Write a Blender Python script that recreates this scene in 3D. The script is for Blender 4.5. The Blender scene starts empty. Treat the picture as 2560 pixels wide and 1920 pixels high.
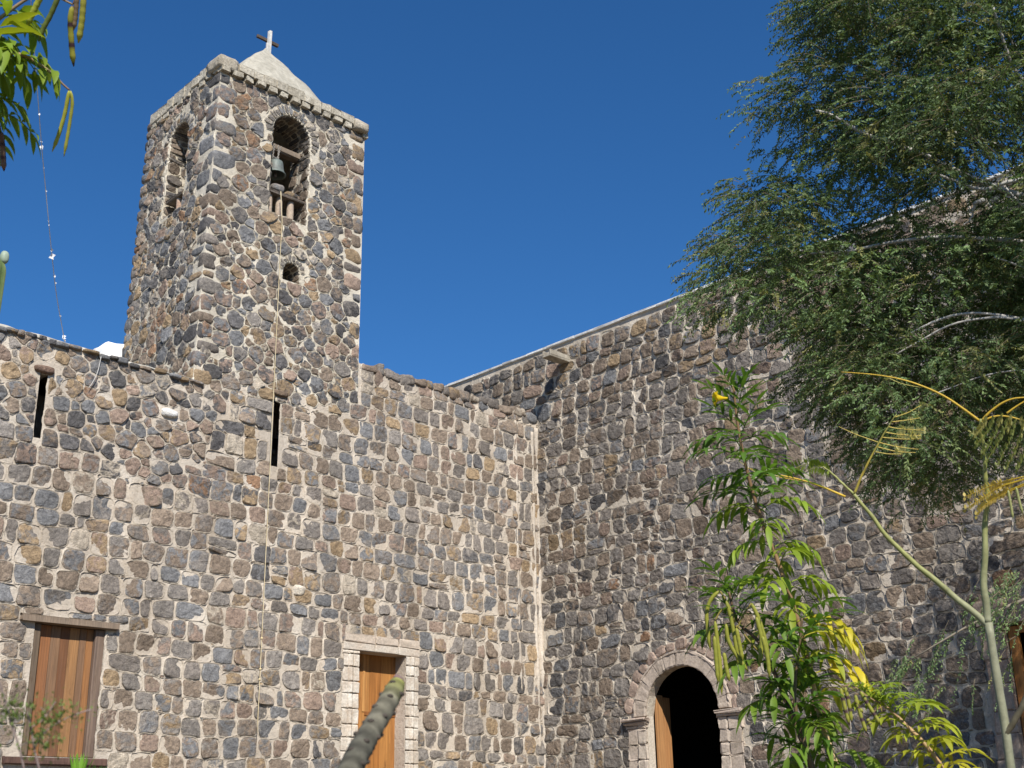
import bpy, math, random
import numpy as np
from mathutils import Matrix, Vector
random.seed(7); rng = np.random.default_rng(11)
scene = bpy.context.scene
COL = scene.collection
rad = math.radians

# ---------------------------------------------------------------- camera
YAW, PITCH, ROLL, FPX = rad(45.05493), rad(20.09179), rad(-1.06631), 3123.877   # focal length in photo pixels (2560 wide)
_f = np.array([math.cos(YAW)*math.cos(PITCH), math.sin(YAW)*math.cos(PITCH), math.sin(PITCH)])
_r = np.array([math.sin(YAW), -math.cos(YAW), 0.0]); _u = np.cross(_r, _f)
RIGHT = math.cos(ROLL)*_r + math.sin(ROLL)*_u
UP = -math.sin(ROLL)*_r + math.cos(ROLL)*_u
FWD = _f
def ray(x, y):
    return FWD + RIGHT*((x-1280.0)/FPX) - UP*((y-960.0)/FPX)
_d = ray(1352, 1500); _d = _d/math.hypot(_d[0], _d[1])
CAM = np.array([-_d[0]*24.0, -_d[1]*24.0, 1.6])
K = 2560/2212.0
def at(x, y, dist):                      # real point on the line of sight, x y measured on the 2212-wide view
    d = ray(x*K, y*K); return CAM + d*(dist/np.linalg.norm(d))
def on_y(x, y, Y0): d = ray(x*K, y*K); return CAM + d*((Y0-CAM[1])/d[1])
def on_x(x, y, X0): d = ray(x*K, y*K); return CAM + d*((X0-CAM[0])/d[0])
cam = bpy.data.cameras.new("camera"); cam_o = bpy.data.objects.new("camera", cam); COL.objects.link(cam_o)
cam.sensor_fit = 'HORIZONTAL'; cam.sensor_width = 36.0; cam.lens = FPX/2560*36.0
cam.clip_start = 0.05; cam.clip_end = 3000
m = Matrix.Identity(4)
for i in range(3):
    m[i][0] = RIGHT[i]; m[i][1] = UP[i]; m[i][2] = -FWD[i]; m[i][3] = CAM[i]
cam_o.matrix_world = m
cam.dof.use_dof = True; cam.dof.focus_distance = 21.0; cam.dof.aperture_fstop = 22.0
scene.camera = cam_o

# ---------------------------------------------------------------- light
SUN = np.array([-0.387, -0.641, 0.663]); SUN /= np.linalg.norm(SUN)
elev = math.asin(SUN[2]); rot = math.atan2(SUN[0], SUN[1])
world = bpy.data.worlds.new("World"); scene.world = world; world.use_nodes = True
wn = world.node_tree.nodes; wl = world.node_tree.links; wn.clear()
sky = wn.new("ShaderNodeTexSky"); sky.sky_type = 'NISHITA'; sky.sun_disc = False
sky.sun_elevation = elev; sky.sun_rotation = rot; sky.altitude = 0.0
sky.air_density = 1.0; sky.dust_density = 0.0; sky.ozone_density = 10.0
bg = wn.new("ShaderNodeBackground"); bg.inputs['Strength'].default_value = 0.079
wo = wn.new("ShaderNodeOutputWorld")
hs = wn.new("ShaderNodeHueSaturation"); hs.inputs['Saturation'].default_value = 1.12; hs.inputs['Value'].default_value = 1.2
wl.new(sky.outputs[0], hs.inputs['Color']); wl.new(hs.outputs[0], bg.inputs[0]); wl.new(bg.outputs[0], wo.inputs[0])
sun = bpy.data.lights.new("sun", 'SUN'); sun.energy = 5.0; sun.angle = rad(0.53); sun.color = (1.0, 0.95, 0.87)
sun_o = bpy.data.objects.new("sun", sun); COL.objects.link(sun_o)
sun_o.rotation_euler = Vector(SUN).to_track_quat('Z', 'Y').to_euler()
vs = scene.view_settings; vs.view_transform = 'Standard'; vs.look = 'None'; vs.gamma = 1.0; vs.exposure = 0.35
scene.cycles.max_bounces = 6; scene.cycles.transparent_max_bounces = 8

# ---------------------------------------------------------------- helpers
def vnoise(P, seed=0):                   # value noise in 3-D, numpy, about -1..1
    P = np.asarray(P, float); i = np.floor(P).astype(np.int64); f = P-i; f = f*f*(3-2*f)
    def h(a, b, c):
        n = (a*374761393 + b*668265263 + c*2147483647 + seed*974711) & 0x7fffffff
        n = ((n ^ (n >> 13))*1274126177) & 0x7fffffff
        return ((n ^ (n >> 16)) & 0xffff)/32767.5 - 1
    r = 0
    for a in (0, 1):
        for b in (0, 1):
            for c in (0, 1):
                w = (f[..., 0] if a else 1-f[..., 0])*(f[..., 1] if b else 1-f[..., 1])*(f[..., 2] if c else 1-f[..., 2])
                r = r + w*h(i[..., 0]+a, i[..., 1]+b, i[..., 2]+c)
    return r
def fbm(P, seed=0, o=3):
    P = np.asarray(P, float); r = 0; a = 1.0
    for k in range(o):
        r = r + a*vnoise(P*(2**k), seed+k); a *= .5
    return r

class MB:                                # collects geometry, builds ONE mesh object
    def __init__(s): s.V = []; s.n = 0; s.F = []; s.A = []; s.B = []; s.E = {}
    def add(s, V, faces, ca=(.5, .5, .5), cb=None, mi=0, smooth=True):
        V = np.asarray(V, float).reshape(-1, 3); n = len(V)
        ca = np.broadcast_to(np.asarray(ca, float), (n, 3)); cb = ca if cb is None else np.broadcast_to(np.asarray(cb, float), (n, 3))
        s.V.append(V); s.A.append(ca); s.B.append(cb)
        if isinstance(faces, np.ndarray): faces = [faces]
        groups = {}
        for f in faces:
            f = np.asarray(f)
            if f.ndim == 1: groups.setdefault(len(f), []).append(f[None])
            else: groups.setdefault(f.shape[1], []).append(f)
        for k, g in groups.items():
            s.F.append((np.concatenate(g)+s.n, mi, smooth))
        s.n += n
    def box(s, lo, hi, ca=(.5, .5, .5), cb=None, mi=0, jit=0.0, bev=0.0):
        lo = np.array(lo, float); hi = np.array(hi, float)
        if bev > 0:
            s.bevel_box(lo, hi, bev, ca, cb, mi, jit); return
        V = np.array([[x, y, z] for z in (0, 1) for y in (0, 1) for x in (0, 1)], float)*(hi-lo)+lo
        if jit: V = V+rng.normal(0, jit, V.shape)
        s.add(V, np.array([[0, 2, 3, 1], [4, 5, 7, 6], [0, 1, 5, 4], [2, 6, 7, 3], [0, 4, 6, 2], [1, 3, 7, 5]]), ca, cb, mi, False)
    def bevel_box(s, lo, hi, b, ca, cb, mi, jit=0.0, M=None):
        c = (lo+hi)/2; h = (hi-lo)/2; b = min(b, h.min()*.8)
        V, F = cube_grid(3); t = np.sign(V)*(np.abs(V) > .9)*1.0
        g = np.array([-1, -.5, .5, 1.0])
        # grid of 4 per edge: inner ring pulled to the bevel
        W = np.where(np.abs(V) > .9, np.sign(V)*h, np.sign(V)*(h-b))
        on = (np.abs(V) > .9).sum(1)
        pull = np.where(on == 2, .29*b, np.where(on == 3, .42*b, 0))[:, None]
        W = W-np.sign(V)*(np.abs(V) > .9)*pull
        if jit: W = W+rng.normal(0, jit, W.shape)
        W = W+c
        s.add(W, F, ca, cb, mi, False)
    def tube(s, P, R, n=8, ca=(.5, .5, .5), cb=None, mi=0, cap=True, bump=0.0):
        P = np.asarray(P, float); m_ = len(P); R = np.broadcast_to(np.asarray(R, float), (m_,))
        T = np.gradient(P, axis=0); T /= np.linalg.norm(T, axis=1)[:, None]+1e-12
        ref = np.array([0, 0, 1.0]) if abs(T[0][2]) < .9 else np.array([1.0, 0, 0])
        N = np.cross(T[0], ref); N /= np.linalg.norm(N); Ns = []
        for t in T:
            N = N-t*np.dot(N, t); N /= np.linalg.norm(N)+1e-12; Ns.append(N)
        Ns = np.array(Ns); Bs = np.cross(T, Ns); a = np.linspace(0, 2*np.pi, n, endpoint=False)
        RR = R[:, None]*(1+(bump*rng.normal(0, 1, (m_, n)) if bump else 0))*np.ones((m_, n))
        V = P[:, None]+RR[..., None]*(np.cos(a)[None, :, None]*Ns[:, None]+np.sin(a)[None, :, None]*Bs[:, None])
        i = np.arange(m_-1)[:, None]*n; j = np.arange(n)[None]; k = (j+1) % n
        F = np.stack([i+j, i+k, i+n+k, i+n+j], -1).reshape(-1, 4)
        fs = [F]
        if cap: fs += [np.arange(n)[::-1][None], (np.arange(n)+(m_-1)*n)[None]]
        if isinstance(ca, np.ndarray) and ca.ndim == 2: ca = np.repeat(ca, n, 0)
        if isinstance(cb, np.ndarray) and cb.ndim == 2: cb = np.repeat(cb, n, 0)
        s.add(V.reshape(-1, 3), fs, ca, cb, mi)
    def build(s, name, mats, parent=None, label=None):
        me = bpy.data.meshes.new(name)
        V = np.concatenate(s.V); me.vertices.add(len(V)); me.vertices.foreach_set("co", V.astype(np.float32).ravel())
        ls, lt, li, mi, sm = [], [], [], [], []; st = 0
        for F, m_, smo in s.F:
            k = F.shape[1]; li.append(F.ravel()); ls.append(st+np.arange(len(F))*k); lt.append(np.full(len(F), k)); st += F.size
            mi.append(np.full(len(F), m_)); sm.append(np.full(len(F), smo))
        li = np.concatenate(li); ls = np.concatenate(ls); lt = np.concatenate(lt)
        me.loops.add(len(li)); me.loops.foreach_set("vertex_index", li.astype(np.int32))
        me.polygons.add(len(ls)); me.polygons.foreach_set("loop_start", ls.astype(np.int32)); me.polygons.foreach_set("loop_total", lt.astype(np.int32))
        me.polygons.foreach_set("material_index", np.concatenate(mi).astype(np.int32))
        me.polygons.foreach_set("use_smooth", np.concatenate(sm).astype(bool))
        for nm, arr in (("ca", s.A), ("cb", s.B)):
            a = me.color_attributes.new(nm, 'FLOAT_COLOR', 'POINT'); C = np.concatenate(arr)
            al = np.zeros((len(C), 1))
            if nm == "ca":
                for st_, e_ in s.E.items(): al[st_:st_+len(e_), 0] = e_
            a.data.foreach_set("color", np.concatenate([C, al], 1).astype(np.float32).ravel())
        if not isinstance(mats, (list, tuple)): mats = [mats]
        for mm in mats: me.materials.append(mm)
        me.update(calc_edges=True); me.validate()
        o = bpy.data.objects.new(name, me); COL.objects.link(o)
        if parent is not None:
            o.parent = parent; w = parent.matrix_basis.copy(); pp = parent.parent
            while pp is not None: w = pp.matrix_basis @ w; pp = pp.parent
            if parent.type == 'EMPTY': o.matrix_parent_inverse = w.inverted()
        if label: o["label"] = label
        return o
_cg = {}
def cube_grid(n):                        # surface of [-1,1]^3, n cells per edge
    if n in _cg: return _cg[n]
    g = np.linspace(-1, 1, n+1); idx = {}; V = []; F = []
    def vi(p):
        k = tuple(np.round(p, 5))
        if k not in idx: idx[k] = len(V); V.append(p)
        return idx[k]
    for ax in range(3):
        for sg in (-1, 1):
            for i in range(n):
                for j in range(n):
                    q = []
                    for (a, b) in ((i, j), (i+1, j), (i+1, j+1), (i, j+1)):
                        p = np.zeros(3); p[ax] = sg; p[(ax+1) % 3] = g[a]; p[(ax+2) % 3] = g[b]; q.append(vi(p))
                    F.append(q if sg > 0 else q[::-1])
    _cg[n] = (np.array(V), np.array(F)); return _cg[n]

def thing(name, label, cat, loc=(0, 0, 0), group=None):
    o = bpy.data.objects.new(name, None); COL.objects.link(o); o.location = loc; o.empty_display_size = .2
    o["label"] = label; o["category"] = cat
    if group: o["group"] = group
    return o
def tag(o, label, cat, group=None):
    o["label"] = label; o["category"] = cat
    if group: o["group"] = group
    return o

# ---------------------------------------------------------------- materials
def mat(name, rough=.9, spec=.2):
    m_ = bpy.data.materials.new(name); m_.use_nodes = True; nt = m_.node_tree
    b = nt.nodes["Principled BSDF"]; b.inputs["Roughness"].default_value = rough
    b.inputs["Specular IOR Level"].default_value = spec
    return m_, nt, b
def N(nt, t, **kw):
    n = nt.nodes.new(t)
    for k, v in kw.items():
        if k in n.inputs: n.inputs[k].default_value = v
        else: setattr(n, k, v)
    return n
def noise(nt, vec, scale, detail=4.0, rough=.55, dist=0.0):
    n = N(nt, "ShaderNodeTexNoise", Scale=scale, Detail=detail, Roughness=rough, Distortion=dist)
    nt.links.new(vec, n.inputs["Vector"]); return n.outputs["Fac"]
def ramp(nt, fac, a, b, ca=(0, 0, 0, 1), cb=(1, 1, 1, 1)):
    r = nt.nodes.new("ShaderNodeValToRGB"); e = r.color_ramp.elements
    e[0].position = a; e[1].position = b; e[0].color = ca; e[1].color = cb
    nt.links.new(fac, r.inputs[0]); return r.outputs[0]
def mix(nt, fac, a, b, mode='MIX'):
    n = nt.nodes.new("ShaderNodeMix"); n.data_type = 'RGBA'; n.blend_type = mode
    for s_, v in ((n.inputs[0], fac), (n.inputs[6], a), (n.inputs[7], b)):
        if hasattr(v, "links"): nt.links.new(v, s_)
        elif isinstance(v, (int, float)): s_.default_value = v
        else: s_.default_value = tuple(v) if len(v) == 4 else tuple(v)+(1,)
    return n.outputs[2]
def attr(nt, name, out="Color"):
    n = nt.nodes.new("ShaderNodeAttribute"); n.attribute_name = name; return n.outputs[out]
def objco(nt, scale=(1, 1, 1)):
    t = nt.nodes.new("ShaderNodeTexCoord"); mp = nt.nodes.new("ShaderNodeMapping"); mp.inputs["Scale"].default_value = scale
    nt.links.new(t.outputs["Object"], mp.inputs[0]); return mp.outputs[0]
def bump(nt, b, height, strength=.5, dist=.02, prev=None):
    n = N(nt, "ShaderNodeBump", Strength=strength, Distance=dist); nt.links.new(height, n.inputs["Height"])
    if prev is not None: nt.links.new(prev, n.inputs["Normal"])
    if b is not None: nt.links.new(n.outputs[0], b.inputs["Normal"])
    return n.outputs[0]
def math_n(nt, op, a, b=None):
    n = nt.nodes.new("ShaderNodeMath"); n.operation = op
    for s_, v in ((n.inputs[0], a), (n.inputs[1], b)):
        if v is None: continue
        if hasattr(v, "links"): nt.links.new(v, s_)
        else: s_.default_value = v
    return n.outputs[0]

def stone_mat(name, rough_amt):
    m_, nt, b = mat(name, .92, .15); L = nt.links; co = objco(nt)
    f1 = ramp(nt, noise(nt, co, 6.5, 5, .65, .8), .45, .56)
    c = mix(nt, f1, attr(nt, "ca"), attr(nt, "cb"))
    c = mix(nt, 1.0, c, ramp(nt, noise(nt, co, 19.0, 5, .7), .28, .72, (.60, .60, .62, 1), (1.36, 1.33, 1.28, 1)), 'MULTIPLY')
    c = mix(nt, 1.0, c, ramp(nt, noise(nt, co, 60.0, 3, .7), .30, .70, (.72, .72, .73, 1), (1.25, 1.24, 1.22, 1)), 'MULTIPLY')
    # lime smeared over the stone margins, and specks of it on the faces
    lim = math_n(nt, 'ADD', noise(nt, co, 20.0, 6, .75), math_n(nt, 'MULTIPLY', attr(nt, "ca", "Alpha"), .17))
    lim = ramp(nt, lim, .62, .76); c = mix(nt, math_n(nt, 'MULTIPLY', lim, .72), c, (.47, .425, .35, 1))
    sk = ramp(nt, noise(nt, objco(nt, (1, 1, .16)), 1.7, 6, .65), .40, .70, (1.06, 1.06, 1.06, 1), (.80, .79, .78, 1)); c = mix(nt, 1.0, c, sk, 'MULTIPLY')
    vo = N(nt, "ShaderNodeTexVoronoi", Scale=55.0); L.new(co, vo.inputs["Vector"])
    pit = ramp(nt, vo.outputs["Distance"], .05, .32)
    c = mix(nt, math_n(nt, 'MULTIPLY', math_n(nt, 'SUBTRACT', 1.0, pit), .35), c, (.02, .018, .016, 1))
    L.new(c, b.inputs["Base Color"])
    n1 = bump(nt, None, noise(nt, co, 13.0, 5, .65), .9*rough_amt, .035)
    n2 = bump(nt, None, pit, .35*rough_amt, .01, n1)
    bump(nt, b, noise(nt, co, 70.0, 3, .6), .6*rough_amt, .008, n2)
    return m_
def mortar_mat(name, c1, c2, white=.5):
    m_, nt, b = mat(name, .95, .1); L = nt.links; co = objco(nt)
    c = mix(nt, ramp(nt, noise(nt, co, 1.3, 5, .6), .35, .65), c1, c2)
    w = ramp(nt, noise(nt, co, 3.2, 7, .7), .55, .72); c = mix(nt, math_n(nt, 'MULTIPLY', w, white), c, (.70, .67, .60, 1))
    d = ramp(nt, noise(nt, co, 22.0, 5, .75), .28, .46, (.52, .50, .47, 1), (1.08, 1.07, 1.05, 1)); c = mix(nt, 1.0, c, d, 'MULTIPLY')
    sk = ramp(nt, noise(nt, objco(nt, (1, 1, .16)), 1.7, 6, .65), .40, .70, (1.06, 1.06, 1.06, 1), (.74, .73, .72, 1)); c = mix(nt, 1.0, c, sk, 'MULTIPLY')
    g = ramp(nt, noise(nt, co, .7, 4, .6), .40, .66, (.86, .85, .84, 1), (1.08, 1.08, 1.08, 1)); c = mix(nt, 1.0, c, g, 'MULTIPLY')
    L.new(c, b.inputs["Base Color"])
    n1 = bump(nt, None, noise(nt, co, 11.0, 6, .66), .7, .032)
    bump(nt, b, noise(nt, co, 36.0, 5, .7), .8, .012, n1)
    return m_
STONE_A = stone_mat("basalt_rubble", 1.0); STONE_B = stone_mat("weathered_basalt", 1.5)
MORTAR_A = mortar_mat("lime_mortar", (.485, .42, .345), (.56, .505, .435), .55)
MORTAR_B = mortar_mat("grey_mortar", (.50, .44, .36), (.57, .51, .43), .4)
MORTAR_T = mortar_mat("tower_mortar", (.54, .49, .40), (.62, .575, .49), .6)
def attr_mat(name, rough=.9, spec=.2, grain=30.0, var=.35, bump_s=.5, bump_d=.01, stain=None):
    m_, nt, b = mat(name, rough, spec); L = nt.links; co = objco(nt)
    c = mix(nt, ramp(nt, noise(nt, co, 4.0, 5, .65), .38, .62), attr(nt, "ca"), attr(nt, "cb"))
    s_ = ramp(nt, noise(nt, co, grain, 5, .7), .3, .7, (1-var, 1-var, 1-var, 1), (1+var*.6, 1+var*.6, 1+var*.6, 1))
    c = mix(nt, 1.0, c, s_, 'MULTIPLY')
    if stain:
        k = ramp(nt, noise(nt, objco(nt, (1, 1, .35)), 5.0, 6, .7), .52, .70); c = mix(nt, math_n(nt, 'MULTIPLY', k, .7), c, stain)
    L.new(c, b.inputs["Base Color"])
    bump(nt, b, noise(nt, co, grain*.6, 5, .65), bump_s, bump_d)
    return m_
ASHLAR = attr_mat("pink_ashlar", .9, .15, 28.0, .3, .7, .015)
PALE = attr_mat("pale_cantera", .95, .1, 22.0, .4, .9, .03, (.22, .19, .14, 1))
PLASTER = attr_mat("old_plaster", .95, .1, 12.0, .25, .5, .02, (.30, .27, .21, 1))
METAL = attr_mat("aged_bronze", .55, .4, 30.0, .3, .3, .005)
DARK = attr_mat("dark_interior", .95, .05, 8.0, .3, .5, .02)
BARK = attr_mat("bark", .9, .15, 60.0, .35, .5, .004)
def wood_mat(name):
    m_, nt, b = mat(name, .75, .25); L = nt.links
    c = mix(nt, ramp(nt, noise(nt, objco(nt, (9, 9, .5)), 2.0, 5, .6), .35, .65), attr(nt, "ca"), attr(nt, "cb"))
    g = ramp(nt, noise(nt, objco(nt, (40, 40, .9)), 2.0, 5, .7), .3, .7, (.62, .60, .58, 1), (1.25, 1.22, 1.18, 1))
    c = mix(nt, 1.0, c, g, 'MULTIPLY')
    st = ramp(nt, noise(nt, objco(nt, (5, 5, 1.2)), 2.2, 6, .7), .58, .74); c = mix(nt, math_n(nt, 'MULTIPLY', st, .6), c, (.07, .035, .018, 1))
    L.new(c, b.inputs["Base Color"])
    bump(nt, b, noise(nt, objco(nt, (50, 50, 1.2)), 2.0, 4, .6), .5, .006)
    return m_
WOOD = wood_mat("weathered_planks")
def leaf_mat(name, trans=.35, rough=.45, spec=.4):
    m_, nt, b = mat(name, rough, spec); L = nt.links
    c = mix(nt, noise(nt, objco(nt), 30.0, 3, .6), attr(nt, "ca"), attr(nt, "cb")); L.new(c, b.inputs["Base Color"])
    t = nt.nodes.new("ShaderNodeBsdfTranslucent"); L.new(mix(nt, 1.0, c, (1.5, 1.5, .7, 1), 'MULTIPLY'), t.inputs[0])
    s_ = nt.nodes.new("ShaderNodeMixShader"); s_.inputs[0].default_value = trans
    L.new(b.outputs[0], s_.inputs[1]); L.new(t.outputs[0], s_.inputs[2]); L.new(s_.outputs[0], nt.nodes["Material Output"].inputs[0])
    return m_
LEAF = leaf_mat("shrub_leaf", .35, .5, .3); FINE = leaf_mat("fine_leaflet", .28, .55, .3); POD = leaf_mat("seed_pod_skin", .12, .5, .3)
STEM = attr_mat("green_stem", .55, .3, 60.0, .2, .3, .002)
CLOTH = attr_mat("white_scrap", .8, .2, 30.0, .1, .1, .002)

# ---------------------------------------------------------------- masonry
PAL = {'blue': (.150, .152, .156), 'brown': (.195, .156, .122), 'tan': (.25, .186, .118), 'dark': (.088, .085, .085), 'pink': (.225, .170, .136),
       'light': (.33, .29, .235), 'grey': (.180, .165, .150), 'rust': (.23, .145, .092), 'mauve': (.168, .150, .134)}
def pick(wts):
    ks = list(wts); w = np.array([wts[k] for k in ks], float); return np.array(PAL[ks[rng.choice(len(ks), p=w/w.sum())]])*rng.uniform(.92, 1.32)
W_A = dict(blue=2.1, brown=4.0, tan=1.3, dark=.35, pink=.9, light=.4, grey=3.2, mauve=1.8)
W_T = dict(blue=3.0, brown=2.8, tan=1.3, dark=2.4, pink=1.2, light=.4, grey=1.6, rust=.4)
W_B = dict(blue=1.2, brown=3.4, tan=.45, dark=.9, pink=.5, grey=2.6, mauve=3.2, rust=.1)

def clip(poly, n, c):                    # keep the side n.p <= c
    d = poly@n-c; k = len(poly); out = []
    for i in range(k):
        j = (i+1) % k; a, b = d[i], d[j]
        if a <= 0: out.append(poly[i])
        if (a < 0 < b) or (b < 0 < a): out.append(poly[i]+(poly[j]-poly[i])*(a/(a-b)))
    return np.array(out) if len(out) >= 3 else None
def area(p): x, y = p[:, 0], p[:, 1]; return .5*np.sum(x*np.roll(y, -1)-np.roll(x, -1)*y)
def edges(p):                            # outward normals and offsets of a convex CCW polygon
    e = np.roll(p, -1, 0)-p; n = np.stack([e[:, 1], -e[:, 0]], 1); n = n/(np.linalg.norm(n, axis=1)[:, None]+1e-12); return n, (n*p).sum(1)
def exclude(polys, zones, gap=.02, keep=.1):
    out = []
    Z = [(z, edges(z), z.min(0)-.05, z.max(0)+.05) for z in zones]
    for p in polys:
        a0 = area(p); q = p
        for z, (n, c), lo, hi in Z:
            if q is None: break
            if (q.max(0) < lo).any() or (q.min(0) > hi).any(): continue
            ctr = q.mean(0); s_ = n@ctr-c; i = int(np.argmax(s_))
            if s_[i] < .01: q = None; break
            q = clip(q, -n[i], -(c[i]+gap))
        if q is not None and area(q) > keep*a0 and area(q) > .0016: out.append(q)
    return out
def bounds(polys, region):               # clip to a convex region
    n, c = edges(region); out = []
    for p in polys:
        q = p; a0 = area(p)
        for i in range(len(n)):
            if q is None: break
            q = clip(q, n[i], c[i])
        if q is not None and area(q) > .25*a0 and area(q) > .003: out.append(q)
    return out
def rows(u0, u1, v0, v1, h=(.24, .31), w=(.25, .46), wav=.05, seed=0, tilt=0.0):
    polys = []; bs = []; v = v0-.3
    while v < v1+.3: bs.append(v); v += rng.uniform(*h)
    def bc(k, u): return bs[k]+wav*vnoise(np.array([u*.45, k*3.7, seed]))+wav*.7*vnoise(np.array([u*1.9, k*5.1, seed+9]))+tilt*(u-u0)
    for k in range(len(bs)-1):
        u = u0-rng.uniform(0, .3); cuts = []
        while u < u1+.4: cuts.append((u+rng.uniform(-.03, .03), u+rng.uniform(-.03, .03))); u += rng.uniform(*w)*(.58 if rng.random() < .10 else (1.45 if rng.random() < .04 else 1))
        for i in range(len(cuts)-1):
            (lb, lt), (rb, rt) = cuts[i], cuts[i+1]
            mb_, mt_ = (lb+rb)/2, (lt+rt)/2
            jt = lambda: rng.uniform(-.014, .014)
            q = np.array([[lb, bc(k, lb)], [mb_, bc(k, mb_)-rng.uniform(0, .018)], [rb, bc(k, rb)], [rt, bc(k+1, rt)], [mt_, bc(k+1, mt_)+rng.uniform(0, .018)], [lt, bc(k+1, lt)]])
            if rng.random() < .4: i_ = rng.choice([0, 2, 3, 5]); q[i_] += (q.mean(0)-q[i_])*rng.uniform(.05, .16)
            q[[1, 4], 0] += rng.uniform(-.05, .05, 2)
            if rng.random() < .02:       # two flat stones instead of one
                s_ = rng.uniform(.35, .65); a = q[0]+(q[5]-q[0])*s_; b = q[2]+(q[3]-q[2])*(s_+rng.uniform(-.1, .1))
                polys += [np.array([q[0], q[1], q[2], b, a]), np.array([a, b, q[3], q[4], q[5]])]; continue
            polys.append(q)
            if rng.random() < .7:       # pinning stones in the joints
                c0 = q[rng.choice([0, 2, 3, 5])]; r_ = rng.uniform(.022, .042); t = np.sort(rng.uniform(0, 6.28, 6))
                pp = c0+np.stack([np.cos(t)*r_*rng.uniform(.8, 1.9), np.sin(t)*r_], 1)
                if area(pp) > .0012: polys.append(pp)
    return polys
def voronoi(u0, u1, v0, v1, r=(.07, .17), tries=60, ax=1.12):
    P = []; R = []; A_ = (u1-u0+.6)*(v1-v0+.6)
    sizes = np.sort(rng.uniform(0, 1, int(A_/.028))**1.3*(r[1]-r[0])+r[0])[::-1]; cell = {}
    for rr in sizes:
        for t in range(tries):
            p = np.array([rng.uniform(u0-.3, u1+.3)/ax, rng.uniform(v0-.3, v1+.3)]); g = (int(p[0]//.4), int(p[1]//.4)); ok = True
            for a in (-1, 0, 1):
                for b in (-1, 0, 1):
                    for j in cell.get((g[0]+a, g[1]+b), ()):
                        if np.hypot(*(p-P[j])) < .86*(rr+R[j]): ok = False; break
                    if not ok: break
                if not ok: break
            if ok: cell.setdefault(g, []).append(len(P)); P.append(p); R.append(rr); break
    P = np.array(P); R = np.array(R); out = []
    for i in range(len(P)):
        q = P[i]+np.array([[-.5, -.5], [.5, -.5], [.5, .5], [-.5, .5]]); d = P-P[i]; dd = np.hypot(d[:, 0], d[:, 1])
        for j in np.argsort(dd)[1:22]:
            if dd[j] > .9 or q is None: break
            n = d[j]/dd[j]; c = (dd[j]**2+R[i]**2-R[j]**2)/(2*dd[j]); q = clip(q, n, n@P[i]+c)
        if q is None: continue
        q = q*np.array([ax, 1.0]); out.append(q)
    return out
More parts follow.
